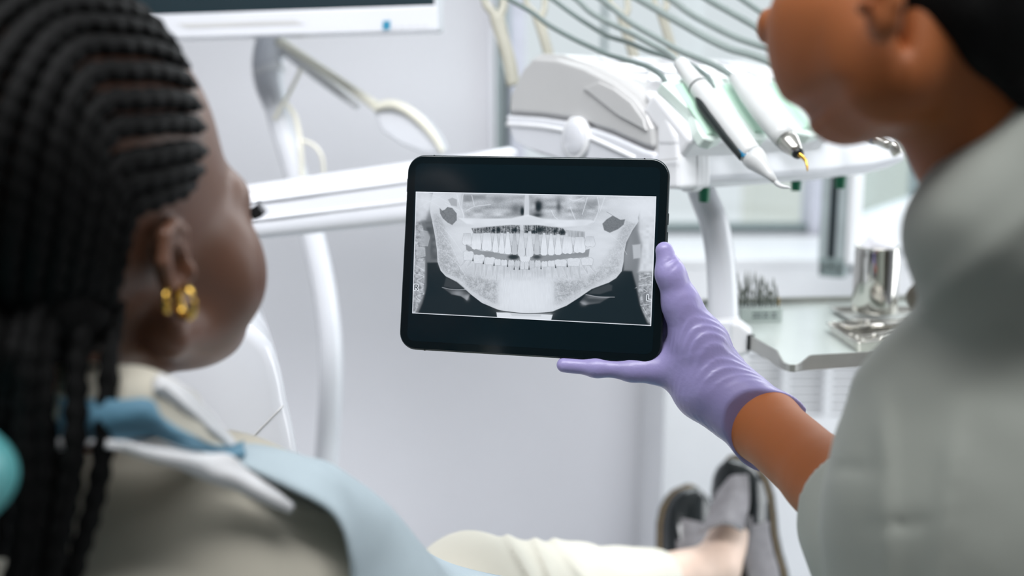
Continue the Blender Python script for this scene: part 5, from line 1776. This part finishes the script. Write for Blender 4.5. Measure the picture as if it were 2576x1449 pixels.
# collar, blue bib strap, white folded edge, bib
sheet('collar', [[WQ(150, 905, .635), WQ(290, 922, .628), WQ(365, 930, .628), WQ(425, 952, .640), WQ(480, 990, .665), WQ(530, 1050, .69), WQ(575, 1110, .705)],
                 [WQ(150, 980, .62), WQ(290, 985, .612), WQ(380, 985, .612), WQ(440, 1020, .628), WQ(500, 1065, .652), WQ(540, 1100, .68), WQ(572, 1125, .70)],
                 [WQ(140, 1060, .615), WQ(290, 1070, .607), WQ(390, 1075, .607), WQ(450, 1095, .622), WQ(505, 1115, .648), WQ(545, 1130, .672), WQ(570, 1140, .695)]], m_shirt, pn, 60, 20, 0.004, 0.0006, 3, 'standing cream collar')
sheet('collar_fold', [[WQ(392, 948, .618), WQ(450, 975, .636), WQ(505, 1022, .662), WQ(548, 1070, .686), WQ(585, 1115, .702)],
                      [WQ(398, 975, .606), WQ(450, 1022, .624), WQ(500, 1068, .650), WQ(540, 1102, .674), WQ(574, 1128, .694)]], m_piping, pn, 40, 10, 0.006, 0.0004, 4, 'white turned collar edge')
sheet('bib_strap', [[WQ(150, 1000, .602), WQ(290, 1008, .598), WQ(375, 1006, .598), WQ(402, 1046, .602), WQ(450, 1082, .61), WQ(500, 1112, .632), WQ(550, 1128, .655), WQ(610, 1114, .69)],
                    [WQ(150, 1050, .60), WQ(290, 1056, .596), WQ(378, 1052, .596), WQ(412, 1080, .60), WQ(455, 1102, .608), WQ(500, 1122, .63), WQ(550, 1138, .652), WQ(610, 1130, .68)],
                    [WQ(150, 1104, .604), WQ(290, 1106, .60), WQ(378, 1102, .60), WQ(420, 1112, .604), WQ(460, 1122, .61), WQ(505, 1136, .63), WQ(550, 1150, .65), WQ(612, 1152, .67)]], m_strap, pn, 60, 16, 0.003, 0.0012, 5, 'blue bib strap round the neck')
sheet('folded_edge', [[WQ(150, 1108, .606), WQ(285, 1110, .604), WQ(350, 1102, .604), WQ(430, 1112, .608), WQ(520, 1142, .632), WQ(575, 1146, .645), WQ(620, 1185, .655), WQ(720, 1255, .668)],
                      [WQ(150, 1116, .598), WQ(285, 1118, .596), WQ(350, 1128, .597), WQ(430, 1150, .602), WQ(520, 1185, .624), WQ(580, 1196, .637), WQ(640, 1228, .648), WQ(730, 1268, .664)],
                      [WQ(150, 1122, .612), WQ(285, 1124, .612), WQ(350, 1140, .612), WQ(430, 1164, .616), WQ(520, 1196, .632), WQ(600, 1222, .645), WQ(660, 1250, .657), WQ(740, 1282, .67)]], m_piping, pn, 90, 20, 0.003, 0.0022, 6, 'white folded edge across the shoulder')
bib = sheet('bib', [[WQ(560, 1146, .668), WQ(640, 1176, .662), WQ(740, 1230, .662), WQ(850, 1292, .668), WQ(892, 1400, .672), WQ(905, 1520, .68)],
                    [WQ(566, 1124, .69), WQ(650, 1128, .69), WQ(750, 1158, .692), WQ(858, 1222, .695), WQ(930, 1370, .70), WQ(960, 1520, .70)],
                    [WQ(575, 1114, .72), WQ(660, 1122, .73), WQ(765, 1154, .735), WQ(852, 1180, .74), WQ(1000, 1302, .745), WQ(1120, 1470, .75)],
                    [WQ(600, 1150, .78), WQ(690, 1160, .79), WQ(790, 1190, .80), WQ(880, 1230, .81), WQ(1030, 1350, .84), WQ(1160, 1490, .86)],
                    [WQ(640, 1230, .85), WQ(740, 1250, .87), WQ(850, 1290, .89), WQ(950, 1340, .91), WQ(1100, 1408, .96), WQ(1290, 1452, 1.00)]], m_bib, pn, 80, 40, 0.002, 0.0016, 7, 'pale blue disposable bib over the chest')

# --- trousers
def trouser_sdf(P):
    d = union(P, [lambda P: s_cap(P, hipP + pR * 0.06, kneeR, 0.085, 0.064), lambda P: s_cap(P, kneeR, kneeR.lerp(ankR, 0.5), 0.064, 0.050), lambda P: s_cap(P, kneeR.lerp(ankR, 0.5), kneeR.lerp(ankR, 0.98), 0.050, 0.044),
                  lambda P: s_cap(P, hipP - pR * 0.06, kneeL, 0.085, 0.062), lambda P: s_cap(P, kneeL, kneeL.lerp(ankL, 0.95), 0.062, 0.042), lambda P: s_cap(P, hipP + UZ * 0.05, hipP - UZ * 0.02, 0.12, 0.13)], 0.02)
    px, py, _ = proj(P)
    for x0, sl, w_ in ((1285, 0.55, 15), (1350, 0.40, 13), (1400, 0.75, 17)):
        d = d - 0.0055 * np.exp(-(((px - x0) - sl * (py - 1360)) / w_) ** 2) * (P[..., 1] > 0.95)
    return d + 0.0028 * vnoise(P, 40, 31)


V, Q = nets(trouser_sdf, *bounds([hipP, kneeR, kneeL, ankR, ankL], 0.15), 0.004)
fast_mesh('trousers', V, Q, mat('cream_trousers', (232, 228, 214), 0.8, var=0.03, scale=14, bump=0.1, bscale=600), pn, 'cream trousers')

# --- shoes
m_leather = mat('black_polished_leather', (24, 30, 32), 0.16, var=0.15, scale=40, coat=0.5)
m_suede = mat('grey_suede', (150, 146, 150), 0.75, var=0.14, scale=60, bump=0.4, bscale=400)
m_sole = mat('dark_sole', (70, 74, 74), 0.6, var=0.1, scale=40)
m_welt = mat('tan_welt', (150, 128, 96), 0.6, var=0.1, scale=60)


def shoe(heel, toe, up_hint, label, length=None):
    L = (toe - heel).normalized()
    ln = (toe - heel).length
    U = (up_hint - L * up_hint.dot(L)).normalized()
    S = L.cross(U).normalized()
    e = empty('shoe', heel, label, 'shoe', 'shoes of the patient')
    ts = [0, .03, .08, .16, .28, .42, .55, .68, .80, .89, .95, .985, 1.0]
    hw = [.006, .024, .032, .035, .034, .036, .042, .047, .046, .038, .028, .016, .003]
    ht = [.020, .052, .062, .064, .064, .063, .058, .049, .040, .034, .029, .024, .018]

    def ring(t, w, h, grow=0.0, z0=0.0, n=22, a0=0.0, a1=math.pi):
        c = heel + L * (ln * t)
        return [c + S * ((w + grow) * math.copysign(abs(math.cos(a)) ** 0.85, math.cos(a))) + U * (z0 + (h + grow - z0) * abs(math.sin(a)) ** 0.75) for a in np.linspace(a0, a1, n)]

    def skin(name, lo_t, hi_t, m, grow, a0, a1, lab=None, thick=0.0):
        tt_ = np.linspace(lo_t, hi_t, 28)
        rows = [ring(t, np.interp(t, ts, hw), np.interp(t, ts, ht), grow, 0.0, 22, a0, a1) for t in tt_]
        vs = [p for r in rows for p in r]
        n = 22
        fs = [(i * n + j, i * n + j + 1, (i + 1) * n + j + 1, (i + 1) * n + j) for i in range(len(rows) - 1) for j in range(n - 1)]
        o = mesh(name, vs, fs, m, e, True, lab)
        fix_normals(o)
        if thick: mod_solid(o, thick, 0)
        return o
    skin('upper', 0, 1, m_leather, 0.0, 0, math.pi, 'polished black upper')
    skin('vamp', 0.40, 0.74, m_suede, 0.0018, 0.95, 2.2, 'grey suede vamp', 0.002)
    skin('quarter', 0.02, 0.52, m_suede, 0.0012, 0.10, 1.25, 'grey suede side', 0.002)
    skin('strap', 0.50, 0.58, m_suede, 0.0042, 0.75, 2.4, None, 0.003)
    skin('toe_seam', 0.745, 0.757, m_leather, 0.0015, 0.3, 2.85, None, 0.0015)

    def outline(g): return [heel + L * (ln * t + (g if t > 0.5 else -g) * (1 if t in (0, 1.0) else 0)) + S * (s_ * (w + g)) for s_, seq in ((1, list(zip(ts, hw))), (-1, list(zip(ts, hw))[::-1])) for t, w in seq]
    prism('welt', outline(0.004), -U * 0.003, m_welt, e)
    prism('sole', [p - U * 0.003 for p in outline(0.005)], -U * 0.009, m_sole, e, 0.001, 2)
    prism('heel_block', [heel + L * a + S * b - U * 0.012 for a, b in ((-0.004, -0.03), (0.06, -0.032), (0.06, 0.032), (-0.004, 0.03))], -U * 0.014, m_sole, e, 0.002, 2)
    return e


tow = -Vector((0, CP, -SP))
rs = shoe(W(1935, 1505, 1.63), W(1842, 1152, 1.68), tow + Vector((-1.0, 0, 0.1)), 'right black and grey shoe of the patient, crossed in front')
sheet('tongue', [[W(1880, 1195, 1.63), W(1845, 1200, 1.625), W(1806, 1236, 1.63)], [W(1884, 1262, 1.60), W(1835, 1258, 1.585), W(1782, 1300, 1.60)], [W(1872, 1320, 1.575), W(1822, 1306, 1.545), W(1764, 1336, 1.57)],
                [W(1866, 1336, 1.572), W(1820, 1320, 1.54), W(1758, 1344, 1.57)]], m_suede, rs, 24, 20, 0.004, 0.0012, 8, 'wrinkled grey tongue')
shoe(W(1688, 1570, 1.74), W(1742, 1226, 1.80), tow + Vector((0.30, 0, 0.1)), 'left black shoe of the patient, tucked behind the other foot')

# ================================================================== DENTAL CHAIR
m_teal = mat('teal_upholstery', (96, 178, 180), 0.4, var=0.04, scale=20, coat=0.1)
ch = empty('dental_chair', (-0.15, 1.0, 0), 'teal upholstered dental chair under the patient', 'dental chair')
V, Q = nets(lambda P: smax(E_(-330, 1205, .47, 378, 235, .06)(P), E_(-330, 1205, .47, 386, 205, .055)(P), 0.02), *bounds([W(-740, 980, .47), W(60, 1430, .47)], 0.07), 0.003)
fast_mesh('headrest', V, Q, m_teal, ch, 'rounded teal headrest')
hc = W(-150, 1205, .47)
tube('headrest_post', [hc - UZ * 0.03, hc - UZ * 0.3 + Vector((0.03, 0.02, 0)), Vector((-0.30, 0.56, 0.62))], 0.014, m_alu, ch)


def cushion(name, c, ax, ay, az, sx, sy, sz, r=0.03):
    o = obox(name, c, ax, ay, az, sx, sy, sz, m_teal, ch, r, seg=5, smooth=True)
    return o


bdir = Vector((0.1, 0.35, -0.93)).normalized()
cushion('backrest', (-0.24, 0.60, 0.66), pR, bdir, pR.cross(bdir), 0.22, 0.22, 0.035)
sdir = Vector((0.35, 0.75, 0.10)).normalized()
sx_ = Vector((sdir.y, -sdir.x, 0)).normalized()
cushion('seat', (-0.12, 0.86, 0.40), sx_, sdir, sx_.cross(sdir), 0.24, 0.27, 0.045)
la_, lb_ = Vector((0.0, 1.12, 0.43)), Vector((0.36, 1.62, 0.52))
ldr = (lb_ - la_).normalized()
cushion('legrest', (la_ + lb_) / 2, Vector((ldr.y, -ldr.x, 0)).normalized(), ldr, Vector((ldr.y, -ldr.x, 0)).normalized().cross(ldr), 0.2, 0.33, 0.035)
box('pedestal', (-0.22, 0.80, 0.05), (-0.02, 1.10, 0.36), m_white, ch, 0.03)
box('base_plate', (-0.35, 0.62, 0.0), (0.2, 1.45, 0.05), m_white, ch, 0.02)
